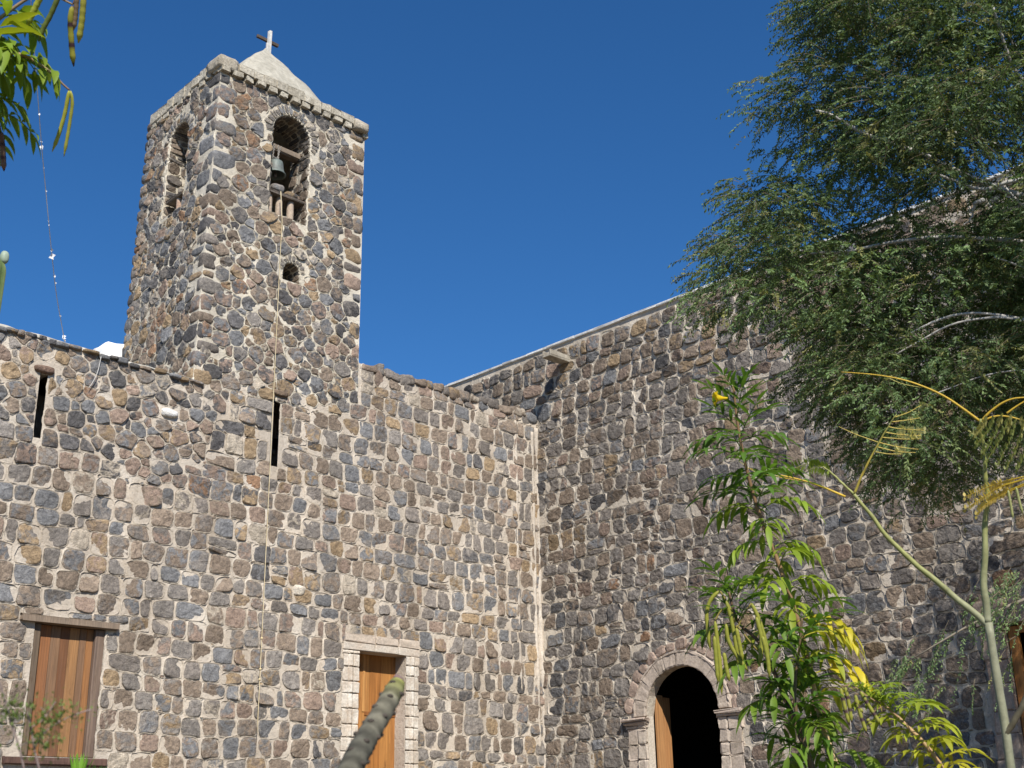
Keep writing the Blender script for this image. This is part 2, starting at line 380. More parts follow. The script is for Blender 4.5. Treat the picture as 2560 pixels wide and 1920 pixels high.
def lay_stones(mb, polys, mp, wts, mortar=(.012, .030), H=(.022, .055), NN=20, collar=True, rough=.006, zshift=None, rnd=2, rk=(.14, .24), chip=True, tone=1.0, lip=.014):
    O = []; CA = []; CB = []; HH = []; TI = []
    for p in polys:
        if area(p) < 0: p = p[::-1]
        n, c = edges(p); q = p
        for i in range(len(n)):
            q = clip(q, n[i], c[i]-rng.uniform(*mortar))
            if q is None: break
        if q is None or area(q) < .0009: continue
        for _ in range(rnd):
            a = q; b = np.roll(q, -1, 0); k = rng.uniform(*rk); q = np.empty((2*len(a), 2)); q[0::2] = a*(1-k)+b*k; q[1::2] = a*k+b*(1-k)
        seg = np.linalg.norm(np.roll(q, -1, 0)-q, axis=1); s_ = np.concatenate([[0], np.cumsum(seg)]); t = np.linspace(0, s_[-1], NN, endpoint=False)
        qq = np.vstack([q, q[:1]]); o = np.stack([np.interp(t, s_, qq[:, 0]), np.interp(t, s_, qq[:, 1])], 1)
        th = np.arange(NN)/NN*2*np.pi; rr = sum(rng.normal(0, .016)*np.cos(k*th+rng.uniform(0, 6.3)) for k in (2, 3, 4, 5, 7))
        ctr = o.mean(0); o = ctr+(o-ctr)*(1+rr)[:, None]
        O.append(o); a = pick(wts)*tone; b = pick(wts)*tone if rng.random() < .62 else a*rng.uniform(.78, 1.4)
        CA.append(a); CB.append(b); HH.append(rng.uniform(*H)*min(1, math.sqrt(area(o))/.17)); TI.append(rng.normal(0, .10, 2))
    O = np.array(O); S = len(O); C = O.mean(1, keepdims=True); D = O-C; HH = np.array(HH)[:, None]; TI = np.array(TI)[:, None, :]
    CA = np.array(CA); CB = np.array(CB); ln = np.linalg.norm(D, axis=2, keepdims=True)
    def ring(sc, h, push=0.0):
        p = C+D*sc+D/ln*push; dp = p-C
        z = h+((dp*TI).sum(2) if sc < .999 and push == 0 else 0)+0*HH
        return np.concatenate([p, np.broadcast_to(z, (S, NN))[..., None]], 2)
    R = []
    nc = 0
    if collar:
        R += [ring(1, -.014, .026), ring(1, lip, .007)]; nc = 2
    R += [ring(1.0, -.012), ring(.97, HH*.58), ring(.88, HH*.92), ring(.55, HH*1.04)]
    R = np.stack(R, 1); nr = R.shape[1]
    ctrp = np.concatenate([C[:, 0], HH*1.08], 1)
    P3 = R.reshape(S*nr*NN, 3); nz = fbm(np.stack([P3[:, 0]*9, P3[:, 1]*9, P3[:, 2]*9], 1), 3, 2)
    nz2 = vnoise(np.stack([P3[:, 0]*26, P3[:, 1]*26, P3[:, 2]*0+5], 1), 8)
    P3[:, 2] += rough*(nz+.8*nz2); P3[:, 0] += .004*nz2; P3[:, 1] += .004*nz
    P3 = P3.reshape(S, nr*NN, 3); P3 = np.concatenate([P3, ctrp[:, None]], 1); nv = nr*NN+1
    X = mp(P3[..., 0].ravel(), P3[..., 1].ravel(), P3[..., 2].ravel())
    i = np.arange(NN); j = (i+1) % NN
    def q(r): return np.stack([r*NN+i, r*NN+j, (r+1)*NN+j, (r+1)*NN+i], 1)
    base = (np.arange(S)*nv)[:, None, None]
    fs = np.concatenate([q(r) for r in range(nc, nr-1)]); fc = np.concatenate([q(r) for r in range(0, nc)]) if nc else None
    tri = np.stack([(nr-1)*NN+i, (nr-1)*NN+j, np.full(NN, nv-1)], 1)
    ca = np.repeat(CA, nv, 0); cb = np.repeat(CB, nv, 0); n0 = mb.n
    ev = np.concatenate([np.repeat(([0, 0] if nc else [])+[1, .75, .35, 0], NN), [0]]); mb.E[n0] = np.tile(ev, S)
    mb.V.append(X); mb.A.append(ca); mb.B.append(cb); mb.n += len(X)
    mb.F.append(((base+fs[None]).reshape(-1, 4)+n0, 0, not chip)); mb.F.append(((base+tri[None]).reshape(-1, 3)+n0, 0, not chip))
    if nc: mb.F.append(((base+fc[None]).reshape(-1, 4)+n0, 1, True))
def block_stone(mb, c, h, wts=None, col=None, rot=0.0, n=5, pw=5.0, amp=.012, mi=0, tone=1.0):   # a rounded free-standing stone
    V, F = cube_grid(n); q = V/((np.abs(V)**pw).sum(1)**(1/pw))[:, None]; q = q*np.asarray(h)
    q = q+amp*np.stack([fbm((q+np.asarray(c))*6, s_, 3) for s_ in (1, 2, 3)], 1)
    if rot: cs, sn = math.cos(rot), math.sin(rot); q = np.stack([q[:, 0]*cs-q[:, 1]*sn, q[:, 0]*sn+q[:, 1]*cs, q[:, 2]], 1)
    a = np.asarray(col) if col is not None else pick(wts)*tone
    b = a*rng.uniform(.75, 1.3) if (col is not None or rng.random() < .5) else pick(wts)*tone
    mb.add(q+np.asarray(c), F, a, b, mi)
def slab(mb, u0, u1, v0, top, T, mp, openings=(), ca=(.5, .5, .5), mi=1, extra=(), back=True):
    """wall slab with openings: each opening = (ua, ub, bottom, top function); front at h=0, back at h=-T"""
    us = {u0, u1, *extra}
    for a, b, bo, tf, seg, *_ in openings: us |= set(np.linspace(a, b, seg+1))
    us = sorted(x for x in us if u0 <= x <= u1)
    def quad(pts):
        p = np.array(pts, float); mb.add(mp(p[:, 0], p[:, 1], p[:, 2]), np.array([[0, 1, 2, 3]]), ca, None, mi, False)
    for a, b in zip(us[:-1], us[1:]):
        if b-a < 1e-6: continue
        mid = (a+b)/2; ops = sorted([o for o in openings if o[0] < mid < o[1]], key=lambda o: o[2]); ta, tb = top(a+1e-7), top(b-1e-7); lo = [(v0, v0)]
        spans = []; cur = (v0, v0)
        for o in ops:
            spans.append((cur, (o[2], o[2]))); cur = (o[3](a), o[3](b))
            if o[2] > v0+.01: quad([(a, o[2], 0), (b, o[2], 0), (b, o[2], -T), (a, o[2], -T)])
            quad([(a, cur[0], -T), (b, cur[1], -T), (b, cur[1], 0), (a, cur[0], 0)])
        spans.append((cur, (ta, tb)))
        for (l0, l1), (h0, h1) in spans:
            if h0-l0 < 1e-5 and h1-l1 < 1e-5: continue
            quad([(a, l0, 0), (b, l1, 0), (b, h1, 0), (a, h0, 0)])
            if back: quad([(b, l1, -T), (a, l0, -T), (a, h0, -T), (b, h1, -T)])
        quad([(a, ta, 0), (b, tb, 0), (b, tb, -T), (a, ta, -T)])
    for o in openings:
        a, b = o[0], o[1]; k = o[5] if len(o) > 5 else 0.0
        quad([(a, o[2], 0), (a-k, o[2], -T+.003*(k > 0)), (a-k, o[3](a), -T+.003*(k > 0)), (a, o[3](a), 0)]); quad([(b+k, o[2], -T+.003*(k > 0)), (b, o[2], 0), (b, o[3](b), 0), (b+k, o[3](b), -T+.003*(k > 0))])
    ta = top(u0+1e-7); quad([(u0, v0, -T), (u0, v0, 0), (u0, ta, 0), (u0, ta, -T)])
    tb = top(u1-1e-7); quad([(u1, v0, 0), (u1, v0, -T), (u1, tb, -T), (u1, tb, 0)])
def arch_poly(a, b, bo, sp, n=14, grow=0.0):
    c = (a+b)/2; r = (b-a)/2+grow; t = np.linspace(0, np.pi, n); p = [[a-grow, bo-(grow if bo > 3 else 0)], [b+grow, bo-(grow if bo > 3 else 0)]]
    return np.array(p+[[c+r*math.cos(x), sp+r*math.sin(x)] for x in t])
def rect(a, b, c, d): return np.array([[a, c], [b, c], [b, d], [a, d]], float)
mapA = lambda u, v, h: np.stack([u, -h, v], -1)
mapB = lambda u, v, h: np.stack([-h, -u, v], -1)
# ---------------------------------------------------------------- ground
def ground_z(x, y):
    d = ((x-CAM[0])+(y-CAM[1]))/1.4142; t = np.clip((d-1.5)/15.0, 0, 1); return 2.0*t*t*(3-2*t)
g1 = np.concatenate([[-900, -300, -120, -60], np.linspace(-40, 14, 109), [30, 80, 250, 900]])
gx, gy = np.meshgrid(g1, g1, indexing='ij'); gz = ground_z(gx, gy)+.05*fbm(np.stack([gx*.6, gy*.6, gx*0], -1), 4)*(np.abs(gx) < 45)*(np.abs(gy) < 45)
nG = len(g1); ii = (np.arange(nG-1)[:, None]*nG+np.arange(nG-1)[None]).ravel()
mg, nt, b = mat("dry_soil", .95, .1)
cg = mix(nt, ramp(nt, noise(nt, objco(nt), .8, 6, .65), .35, .65), (.13, .105, .07), (.19, .155, .11))
cg = mix(nt, 1.0, cg, ramp(nt, noise(nt, objco(nt), 25.0, 5, .7), .3, .7, (.7, .7, .7, 1), (1.2, 1.2, 1.2, 1)), 'MULTIPLY')
nt.links.new(cg, b.inputs["Base Color"]); bump(nt, b, noise(nt, objco(nt), 12.0, 6, .7), .8, .05)
gm = MB(); gm.add(np.stack([gx, gy, gz], -1).reshape(-1, 3), np.stack([ii, ii+nG, ii+nG+1, ii+1], 1))
go = gm.build("ground", mg); go["kind"] = "structure"

# ---------------------------------------------------------------- the low building with window and plank door
bld = thing("stone_building", "low rubble-stone building with pale mortar, plank door and wooden window below the tower", "building", (-6, 0, 1.9))
WIN = (-9.90, -8.86, 2.76, 4.51); DOOR = (-4.38, -3.37, 1.5, 4.60)
SL1 = (-10.24, -10.125, 7.07, 8.03); SL2 = (-6.265, -6.14, 7.42, 8.63)
def topA(u): return 8.53+(.015*(-7.75-u) if u < -7.75 else 0) if u < -7.75 else (8.80 if u < -4.53 else 9.66)
rowsA = rows(-13.5, .05, 1.6, 9.9, (.235, .305), (.27, .40), .055, 1)
def keepA(p):
    u, v = p.mean(0)
    if u > -.02 or u < -13.4: return False
    if u < -7.75: return v < 6.95+.25*math.sin(u*1.7)
    if u < -6.9: return v < 7.0+1.6*(u+7.75)/.85
    if u < -4.53: return v < 8.66
    return v < 9.62
rowsA = [p for p in rowsA if keepA(p)]
upperA = bounds(voronoi(-13.4, -6.6, 6.4, 8.5, (.055, .15)), np.array([[-13.4, 6.4], [-6.6, 6.4], [-6.6, 8.5], [-13.4, 8.58]]))
near_top = [p for p in rowsA if p.mean(0)[0] < -6.3 and p.mean(0)[1] > 6.3]
upperA = exclude([p for p in upperA if not (p.mean(0)[0] > -7.75 and p.mean(0)[1] > 8.45)], near_top, .004)
zonesA = [rect(-10.11, -8.72, 4.52, 4.585), rect(-10.13, -8.72, 2.66, 2.74), rect(-9.885, -8.875, 2.5, 4.55), rect(-4.64, -3.14, 1.0, 4.82),
          rect(SL1[0], SL1[1], SL1[2], SL1[3]), rect(SL2[0], SL2[1], SL2[2], SL2[3]), rect(-10.36, -10.02, 8.02, 8.16), rect(-8.31, -8.0, 7.80, 7.98)]
cellsA = exclude(rowsA+upperA, zonesA, .012)
wm = MB()
lay_stones(wm, [p for p in cellsA if p.mean(0)[1] < 6.6 or p.mean(0)[0] > -6.5], mapA, W_A, (.007, .024), (.010, .024), rough=.008, rk=(.1, .22), lip=.016, tone=1.14)
lay_stones(wm, [p for p in cellsA if not (p.mean(0)[1] < 6.6 or p.mean(0)[0] > -6.5)], mapA, W_T, (.004, .017), (.012, .034), rough=.011, rk=(.06, .16), tone=1.1)
flat = lambda z: (lambda u: z)
slab(wm, -13.6, .06, 1.2, topA, .8, mapA, [(WIN[0], WIN[1], WIN[2], flat(WIN[3]), 1), (DOOR[0], DOOR[1], DOOR[2], flat(DOOR[3]), 1),
     (SL1[0], SL1[1], SL1[2], flat(SL1[3]), 1, .78), (SL2[0], SL2[1], SL2[2], flat(SL2[3]), 1, .78)], extra=(-7.75, -4.53), ca=(.5, .45, .36))
u = -13.4                                # small flat stones and lime along the left parapet, round stones along the right one
while u < -7.8:
    w_ = rng.uniform(.10, .26); hh = rng.uniform(.025, .05)
    block_stone(wm, (u+w_/2, .03+rng.uniform(-.02, .03), topA(u)-.03+rng.uniform(-.03, .02)), (w_*.5, .10, hh), W_T, amp=.008); u += w_*rng.uniform(.8, 1.25)
u = -4.5
while u < -.05:
    w_ = rng.uniform(.14, .42); hh = rng.uniform(.07, .13)
    block_stone(wm, (u+w_/2, .075, 9.645+rng.uniform(-.05, .03)), (w_*.50, .12, hh), W_A, amp=.03, pw=4.6, rot=rng.normal(0, .12)); u += w_*.98
block_stone(wm, (-8.155, -.01, 7.89), (.15, .06, .08), col=(.78, .77, .73), amp=.02, pw=3)
block_stone(wm, (-5.62, -.012, 5.45), (.10, .05, .08), col=(.55, .50, .42), amp=.02, pw=3)
block_stone(wm, (-10.19, .03, 8.09), (.15, .10, .05), col=(.19, .13, .10), amp=.01)
block_stone(wm, (-6.18, .03, 8.69), (.16, .10, .05), col=(.2, .15, .11), amp=.012)
for xx, z0, z1, r_ in ((-.60, 4.2, 9.45, .032), (-.14, 3.2, 9.3, .04), (-.015, 1.6, 9.4, .05)):
    zz = np.linspace(z0, z1, 90); wob = .02*vnoise(np.stack([zz*1.5, zz*0+xx, zz*0], 1), 2)
    wm.tube(np.stack([xx+wob, zz*0+.006, zz], 1), r_*(1+.35*vnoise(np.stack([zz*4, zz*0, zz*0+xx], 1), 5)), 8, (.6, .55, .45), mi=1, bump=.08)
wall_o = wm.build("wall", [STONE_A, MORTAR_A], bld)
cm = MB()                                # lime capping of the left parapet, and the roof behind it
uu = np.linspace(-13.5, -7.8, 110); cap_v = []
for k, uq in enumerate(uu):
    t = topA(uq)+.015*vnoise(np.array([uq*5, 1.0, 0]))
    for (y, dz) in ((-.012, -.03), (-.018, .0), (.05, .05), (.5, .10), (.8, .06)): cap_v.append((uq, y+.012*vnoise(np.array([uq*7, y*9, 2.])), t+dz*min(1, .15+max(0, -8.0-uq)/1.6)))
fi = np.array([[k*5+j, (k+1)*5+j, (k+1)*5+j+1, k*5+j+1] for k in range(109) for j in range(4)]); cm.add(cap_v, fi, (.58, .56, .50), (.42, .385, .32))
cm.build("parapet_capping", PLASTER, bld)
rm = MB(); rm.box((-7.9, 2.7, 8.2), (-7.3, 3.2, 9.5), (.6, .58, .54)); rm.box((-13.6, .8, 8.0), (-.0, 7.0, 8.2), (.45, .42, .36)); rm.box((-13.6, 6.9, 1.0), (0, 7.2, 8.1), (.4, .36, .3)); rm.box((-13.9, 0.82, 1.0), (-13.6, 7.0, 8.2), (.4, .36, .3))
rm.build("roof", PLASTER, bld)
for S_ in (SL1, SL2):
    dk = MB(); dk.box((S_[0]-.85, .803, S_[2]-.2), (S_[1]+.85, .86, S_[3]+.2), (.03, .028, .025)); dk.build("slit_dark_back", DARK, bld)  # near-black plate added behind each slit, its colour standing for unlit depth
pb = MB(); block_stone(pb, (-7.62, 2.95, 9.66), (.40, .35, .30), col=(.80, .79, .77), pw=8, amp=.02); pb.build("rooftop_block", PLASTER, bld, "white plastered block on the roof beside the tower")
# window
win = MB(); win.box((WIN[0]+.005, .02, WIN[2]+.01), (WIN[0]+.105, .16, WIN[3]-.012), (.17, .125, .085), (.13, .10, .075), bev=.012, jit=.003)
win.box((WIN[1]-.135, .02, WIN[2]+.01), (WIN[1]-.005, .16, WIN[3]-.012), (.20, .145, .11), (.15, .11, .09), bev=.012, jit=.003)
win_o = win.build("window", WOOD, bld, "wooden window with six weathered orange and brown planks")
sm = MB(); x = WIN[0]+.108; cols = [(.27, .115, .045), (.235, .135, .075), (.175, .08, .038), (.33, .175, .075), (.215, .12, .065), (.31, .145, .055)]
ws = [.17, .14, .13, .15, .10, .105]; sc_ = (WIN[1]-.138-x)/sum(ws)
for c, w_ in zip(cols, ws):
    w_ *= sc_; sm.box((x+.002, .085+rng.uniform(-.006, .006), WIN[2]+.012), (x+w_-.002, .12, WIN[3]-.014), c, np.array(c)*rng.uniform(.65, .85)+np.array([.02, .02, .02]), bev=.004); x += w_
sm.box((WIN[0]+.11, .125, WIN[2]+.012), (WIN[1]-.14, .15, WIN[3]-.014), (.03, .02, .015))
sm.build("shutter", WOOD, win_o)
lm = MB(); lm.box((-10.12, -.085, 4.505), (-8.71, .3, 4.60), (.19, .15, .115), (.26, .20, .15), bev=.012, jit=.006); lm.build("lintel", WOOD, win_o)
sl_ = MB(); sl_.box((-10.14, -.07, 2.65), (-8.70, .25, 2.755), (.10, .06, .05), (.15, .09, .07), bev=.012, jit=.006); sl_.build("sill", WOOD, win_o)
# plank door with its fluted surround
dm = MB(); x = DOOR[0]-.02; ws = [.27, .20, .25, .22, .25]
for i, w_ in enumerate(ws):
    c = np.array([(.42, .19, .055), (.47, .225, .07), (.39, .165, .045), (.45, .21, .06), (.40, .18, .055)][i])
    dm.box((x+.001, .255+.002*(i % 2), 1.5), (x+w_-.001, .30, 4.62), c, c*.72, bev=.004); x += w_
dm.box((-4.03, .243, 3.60), (-3.30, .254, 3.665), (.25, .10, .03), bev=.004); dm.box((-4.08, .245, 3.66), (-4.03, .254, 4.62), (.50, .26, .09), bev=.003)
door_o = dm.build("door", WOOD, bld, "orange plank door set deep in a fluted stone surround")
ds = MB()
def jamb(x0, x1, flip):
    z = 1.6; W = x1-x0
    prof = [(0, .022), (.30, .030), (.34, .018), (.40, .052), (.50, .066), (.60, .052), (.65, .018), (.70, .032), (1.0, .034)]
    if flip: prof = [(1-a, h) for a, h in prof[::-1]]
    while z < 4.58:
        hz = min(rng.uniform(.17, .25), 4.595-z)
        if hz < .05: break
        off = rng.uniform(-.004, .004); wob = rng.uniform(-.012, .012)
        P = []; n = len(prof)
        for zz, k in ((z+.006, .6), (z+.02, 1), (z+hz-.02, 1), (z+hz-.004, .6)):
            for a, h in prof: P.append((x0+(a*W if 0 < a < 1 else (a*W+wob*(1 if (a == 0) != flip else 0))), -(h*k+off), zz))
        P = np.array(P)+rng.normal(0, .0025, (4*n, 3))
        F = [[r*n+i, r*n+i+1, (r+1)*n+i+1, (r+1)*n+i] for r in range(3) for i in range(n-1)]
        c = np.array((.52, .435, .345))*rng.uniform(.88, 1.1); ds.add(P, np.array(F), c, np.array((.64, .59, .51))*rng.uniform(.9, 1.1), 0, False)
        z += hz
jamb(-4.70, -4.375, False); jamb(-3.375, -3.08, True)
for a, b_ in ((-4.70, -4.05), (-4.05, -3.55), (-3.55, -3.07)):
    c = np.array((.51, .425, .34))*rng.uniform(.9, 1.1)
    ds.box((a+.004, -.035, 4.605), (b_-.004, .01, 4.73), c, (.58, .52, .44), bev=.012, jit=.004); ds.box((a+.02, -.05, 4.735), (b_-.012, .01, 4.865), c, (.52, .44, .36), bev=.015, jit=.005)
ds.box((-4.36, .0, 4.604), (-3.40, .25, 4.66), (.10, .06, .045), (.07, .04, .03))
ds.build("surround", ASHLAR, door_o)

# ---------------------------------------------------------------- bell tower
tow = thing("bell_tower", "square rubble-stone bell tower with arched openings and pale pyramid cap", "tower", (-6.1, 1.2, 8.6))
ZT = 14.30
XL = lambda z: -7.70-.0166*(14.3-z)
mapT = lambda u, v, h: np.stack([XL(v)-h, -u, v], -1)
AR = (-6.585, -5.755, 11.95, 13.615); AC = (AR[0]+AR[1])/2; ARR = (AR[1]-AR[0])/2
LA = (-1.58, -.90, 11.98, 13.48); LC = (LA[0]+LA[1])/2; LR = (LA[1]-LA[0])/2
HO = (-6.22, -5.86, 10.78, 10.97)
def arch_top(o): return lambda u: o[3]+math.sqrt(max(0, ((o[1]-o[0])/2)**2-(u-(o[0]+o[1])/2)**2))
W_Q = dict(blue=3, brown=2.6, grey=2, dark=2, pink=1.4, tan=1, mauve=1.5)
tm = MB(); quo = []; zA = []; zT = []; z = 8.5; k = 0
while z < ZT:                            # quoins wrap the corners
    h = rng.uniform(.14, .36); h = min(h, ZT-z+.05); a = rng.uniform(.12, .24) if k % 2 else rng.uniform(.22, .48); d = rng.uniform(.24, .5) if k % 2 else rng.uniform(.12, .24)
    xl = XL(z+h/2); block_stone(tm, (xl+a/2, d/2+.002, z+h/2), (a/2+.018, d/2+.022, h/2-.006), W_Q, amp=.02, pw=6, rot=rng.normal(0, .04))
    zA.append(rect(xl-.05, xl+a-.03, z, z+h)); zT.append(rect(-d+.03, .1, z, z+h)); z += h; k += 1
z = 9.7
while z < ZT:
    h = min(rng.uniform(.18, .46), ZT-z+.04); a = rng.uniform(.16, .5); block_stone(tm, (-4.53-a/2+.015, .20, z+h/2), (a/2, .222, h/2-.006), W_Q, amp=.02, pw=6)
    zA.append(rect(-4.53-a+.03, -4.45, z, z+h)); z += h
z = 8.3
while z < ZT:
    h = min(rng.uniform(.16, .36), ZT-z+.04); xl = XL(z+h/2); block_stone(tm, (xl+.16, 2.36, z+h/2), (.20, .14, h/2-.012), W_T, amp=.016, pw=5); z += h
front = bounds(voronoi(-7.75, -4.5, 8.3, ZT, (.040, .165)), rect(-7.72, -4.53, 8.3, ZT))
below = [p for p in rowsA if -8.2 < p.mean(0)[0] < -4.0 and p.mean(0)[1] > 8.1]+[p for p in upperA if p.mean(0)[0] > -8.2 and p.mean(0)[1] > 8.1]
ring_z = arch_poly(AR[0]+.015, AR[1]-.015, AR[2]+.02, AR[3]); ring_o = np.array([[AC+.60*math.cos(t), AR[3]+.60*math.sin(t)] for t in np.linspace(-.5, np.pi+.2, 18)])
hole_o = np.array([[(HO[0]+HO[1])/2+.29*math.cos(t), HO[3]+.29*math.sin(t)] for t in np.linspace(.15, np.pi, 9)]+[[HO[0], HO[2]], [HO[1], HO[2]]])
in_any = lambda p_, Z: any((z_.min(0) < p_.mean(0)).all() and (z_.max(0) > p_.mean(0)).all() for z_ in Z)
front = exclude([p_ for p_ in front if not in_any(p_, zA)], below+[ring_z, ring_o, hole_o], .004, .04)
front = [p for p in front if p.mean(0)[1] > 8.5]
lay_stones(tm, front, mapA, W_T, (.003, .015), (.012, .032), rough=.014, rk=(.04, .10), tone=1.06)
left = bounds(voronoi(-2.45, .0, 8.3, ZT, (.040, .155)), rect(-2.4, .0, 8.3, ZT))
fan = np.array([[LC+.52*math.cos(t), LA[3]+.10+.42*math.sin(t)] for t in np.linspace(-.2, np.pi+.2, 16)])
left = exclude([p_ for p_ in left if not in_any(p_, zT)], [arch_poly(LA[0]+.015, LA[1]-.015, LA[2]+.02, LA[3]), fan], .004, .04)
lay_stones(tm, left, mapT, W_T, (.003, .015), (.014, .038), rough=.015, rk=(.04, .10), tone=1.06)
# slate voussoirs
def voussoirs(mb, c, spring, r0, r1, t0, t1, mp, w=(.045, .10), wts=None, tone=1.0, ell=1.0):
    t = t0; P = []
    while t < t1:
        dt = rng.uniform(*w)/r0; ro = r1*rng.uniform(.9, 1.08); tt = min(t+dt, t1+.02)
        P.append(np.array([[c+r0*math.cos(t), spring+r0*math.sin(t)], [c+ro*math.cos(t), spring+ro*math.sin(t)*ell], [c+ro*math.cos(tt), spring+ro*math.sin(tt)*ell], [c+r0*math.cos(tt), spring+r0*math.sin(tt)]])); t += dt
    lay_stones(mb, P, mp, wts or W_T, (.003, .010), (.03, .06), rough=.006, rnd=1, tone=tone)
voussoirs(tm, AC, AR[3], ARR+.005, .60, -.35, math.pi+.1, mapA, wts=dict(grey=3, blue=2, light=.6, tan=.6))
voussoirs(tm, LC, LA[3], LR+.01, .50, -.1, math.pi+.1, mapT, wts=dict(grey=3, blue=2, light=.6, tan=.6))
voussoirs(tm, (HO[0]+HO[1])/2, HO[3], .185, .29, .1, math.pi, mapA, (.04, .07), dict(grey=2, light=1))
# stones lining the reveals of the belfry arch
def profile(o):
    r = (o[1]-o[0])/2; c = (o[0]+o[1])/2; H = o[3]-o[2]; Lp = 2*H+math.pi*r
    def f(s_):
        s_ = np.asarray(s_, float); t = np.clip((s_-H)/r, 0, np.pi); U = np.where(s_ < H, o[1], np.where(s_ > H+math.pi*r, o[0], c+r*np.cos(t)))
        Vv = np.where(s_ < H, o[2]+s_, np.where(s_ > H+math.pi*r, o[2]+Lp-s_, o[3]+r*np.sin(t)))
        nu = np.where(s_ < H, -1.0, np.where(s_ > H+math.pi*r, 1.0, -np.cos(t))); nv = np.where((s_ < H) | (s_ > H+math.pi*r), 0.0, -np.sin(t)); return U, Vv, nu, nv
    return f, Lp
def lining(mb, o, mp, depth, wts, tone):
    f, Lp = profile(o); s_ = 0; P = []
    H = o[3]-o[2]
    while s_ < Lp-.03:
        w_ = rng.uniform(.06, .11) if H-.3 < s_ < Lp-H+.3 else rng.uniform(.14, .24); w_ = min(w_, Lp-s_); d = .0
        while d < depth-.03:
            l = min(rng.uniform(.16, .4), depth-d); P.append(np.array([[d, s_], [d+l, s_], [d+l, s_+w_], [d, s_+w_]])); d += l
        s_ += w_
    def mpl(u, v, h): U, Vv, nu, nv = f(v); return mp(U+nu*h, Vv+nv*h, -u)
    lay_stones(mb, P, mpl, wts, (.004, .014), (.02, .045), rough=.010, tone=tone, rnd=1)
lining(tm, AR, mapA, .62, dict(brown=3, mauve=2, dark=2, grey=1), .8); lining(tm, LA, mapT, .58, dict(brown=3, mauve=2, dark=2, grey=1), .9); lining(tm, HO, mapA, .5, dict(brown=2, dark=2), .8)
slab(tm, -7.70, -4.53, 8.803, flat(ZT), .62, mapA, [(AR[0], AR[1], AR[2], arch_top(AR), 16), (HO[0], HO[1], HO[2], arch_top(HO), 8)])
slab(tm, -2.42, -.004, 8.2, flat(ZT-.002), .58, mapT, [(LA[0], LA[1], LA[2], arch_top(LA), 12)])
tm.box((-4.95, .63, 8.2), (-4.53, 2.42, ZT-.003), (.5, .45, .36), mi=1); tm.box((-7.1, 2.1, 8.2), (-4.96, 2.41, ZT-.004), (.5, .45, .36), mi=1)
tm.box((-7.6, .1, ZT), (-4.6, 2.35, ZT+.16), (.5, .45, .36), mi=1); tm.box((-7.3, .64, 10.2), (-4.97, 2.05, 10.4), (.1, .1, .1), mi=1)
tm.build("wall", [STONE_A, MORTAR_T], tow)
hk = MB(); hk.box((-6.5, .55, 10.5), (-5.6, .61, 11.4), (.03, .028, .025)); hk.build("porthole_dark_back", DARK, tow)  # added near-black plate closing the hole, painted dark in place of shade inside
co_ = MB()                               # dentilled cornice
PC = (.41, .365, .285); PC2 = (.50, .455, .37)
def cornice(p0, p1, out, n_d, zb, zt, ends, sl=0.0):
    p0 = np.array(p0); p1 = np.array(p1); L_ = np.linalg.norm(p1-p0); d = (p1-p0)/L_; out = np.array(out)
    def bx(s0, s1, o0, o1, z0, z1, c, c2):
        P = []
        for zz in (z0, z1):
            for oo in (o0, o1):
                for ss in (s0, s1): q = p0+d*ss+out*oo; P.append((q[0], q[1], zz))
        lo = np.min(P, 0); hi = np.max(P, 0); lo[2] += sl*(s0+s1)/2; hi[2] += sl*(s0+s1)/2; co_.box(lo, hi, c, c2, bev=.013, jit=.007)
    for i in range(n_d):
        s_ = (i+.5)/n_d*L_; bx(s_-.085+rng.uniform(-.014, .014), s_+.085+rng.uniform(-.014, .014), -.05, .098+rng.uniform(-.014, .012), zb-.075+rng.uniform(-.018, .012), zb+.03, np.array(PC)*rng.uniform(.8, 1.1), PC2)
    s_ = .0
    while s_ < L_-.02:
        l = min(rng.uniform(.2, .38), L_-s_)
        if L_-s_-l < .1: l = L_-s_
        skip = any(a < s_+l/2 < b for a, b in ends)
        if not skip: bx(s_+.003, s_+l-.003, -.12, .102+rng.uniform(-.012, .012), zb+.025, zt+rng.uniform(-.018, .018), np.array(PC)*rng.uniform(.85, 1.15), np.array(PC2)*rng.uniform(.85, 1.1))
        s_ += l
cornice((-7.76, 0), (-4.86, 0), (0, -1), 12, 14.37, 14.56, [(0, .38)])
cornice((-7.64, 2.36), (-7.64, .0), (-1, 0), 10, 14.21, 14.45, [(2.1, 2.5)], .075)
block_stone(co_, (-7.59, .12, 14.47), (.20, .22, .12), col=(.43, .38, .30), pw=10, amp=.022)
block_stone(co_, (-4.69, .06, 14.42), (.17, .20, .10), col=(.44, .39, .31), pw=8, amp=.018); co_.box((-4.60, -.06, 14.24), (-4.48, .1, 14.36), PC, PC2, bev=.02)
co_.build("cornice", PALE, tow)
py = MB(); A0 = np.array([-6.06, 1.20, 16.16]); NP = 22; Vp = []; Fp = []   # soft four-sided plastered cap
for i in range(NP):
    t = i/(NP-1); z = 14.42+t*(A0[2]-14.42); s_ = (1-t)+.09*math.sin(math.pi*t)
    s_ = max(s_, .035 if i < NP-1 else .02); hx, hy = 1.30*s_, 1.02*s_; e = 8.0
    for j in range(32):
        a = 2*math.pi*j/32; ca_, sa = math.cos(a), math.sin(a); r_ = (abs(ca_)**e+abs(sa)**e)**(-1/e)
        Vp.append((A0[0]+hx*r_*ca_, A0[1]+hy*r_*sa, z))
Vp = np.array(Vp); Vp += .022*np.stack([fbm(Vp*2.5, s_, 3) for s_ in (1, 2, 3)], 1)
for i in range(NP-1):
    for j in range(32): Fp.append([i*32+j, i*32+(j+1) % 32, (i+1)*32+(j+1) % 32, (i+1)*32+j])
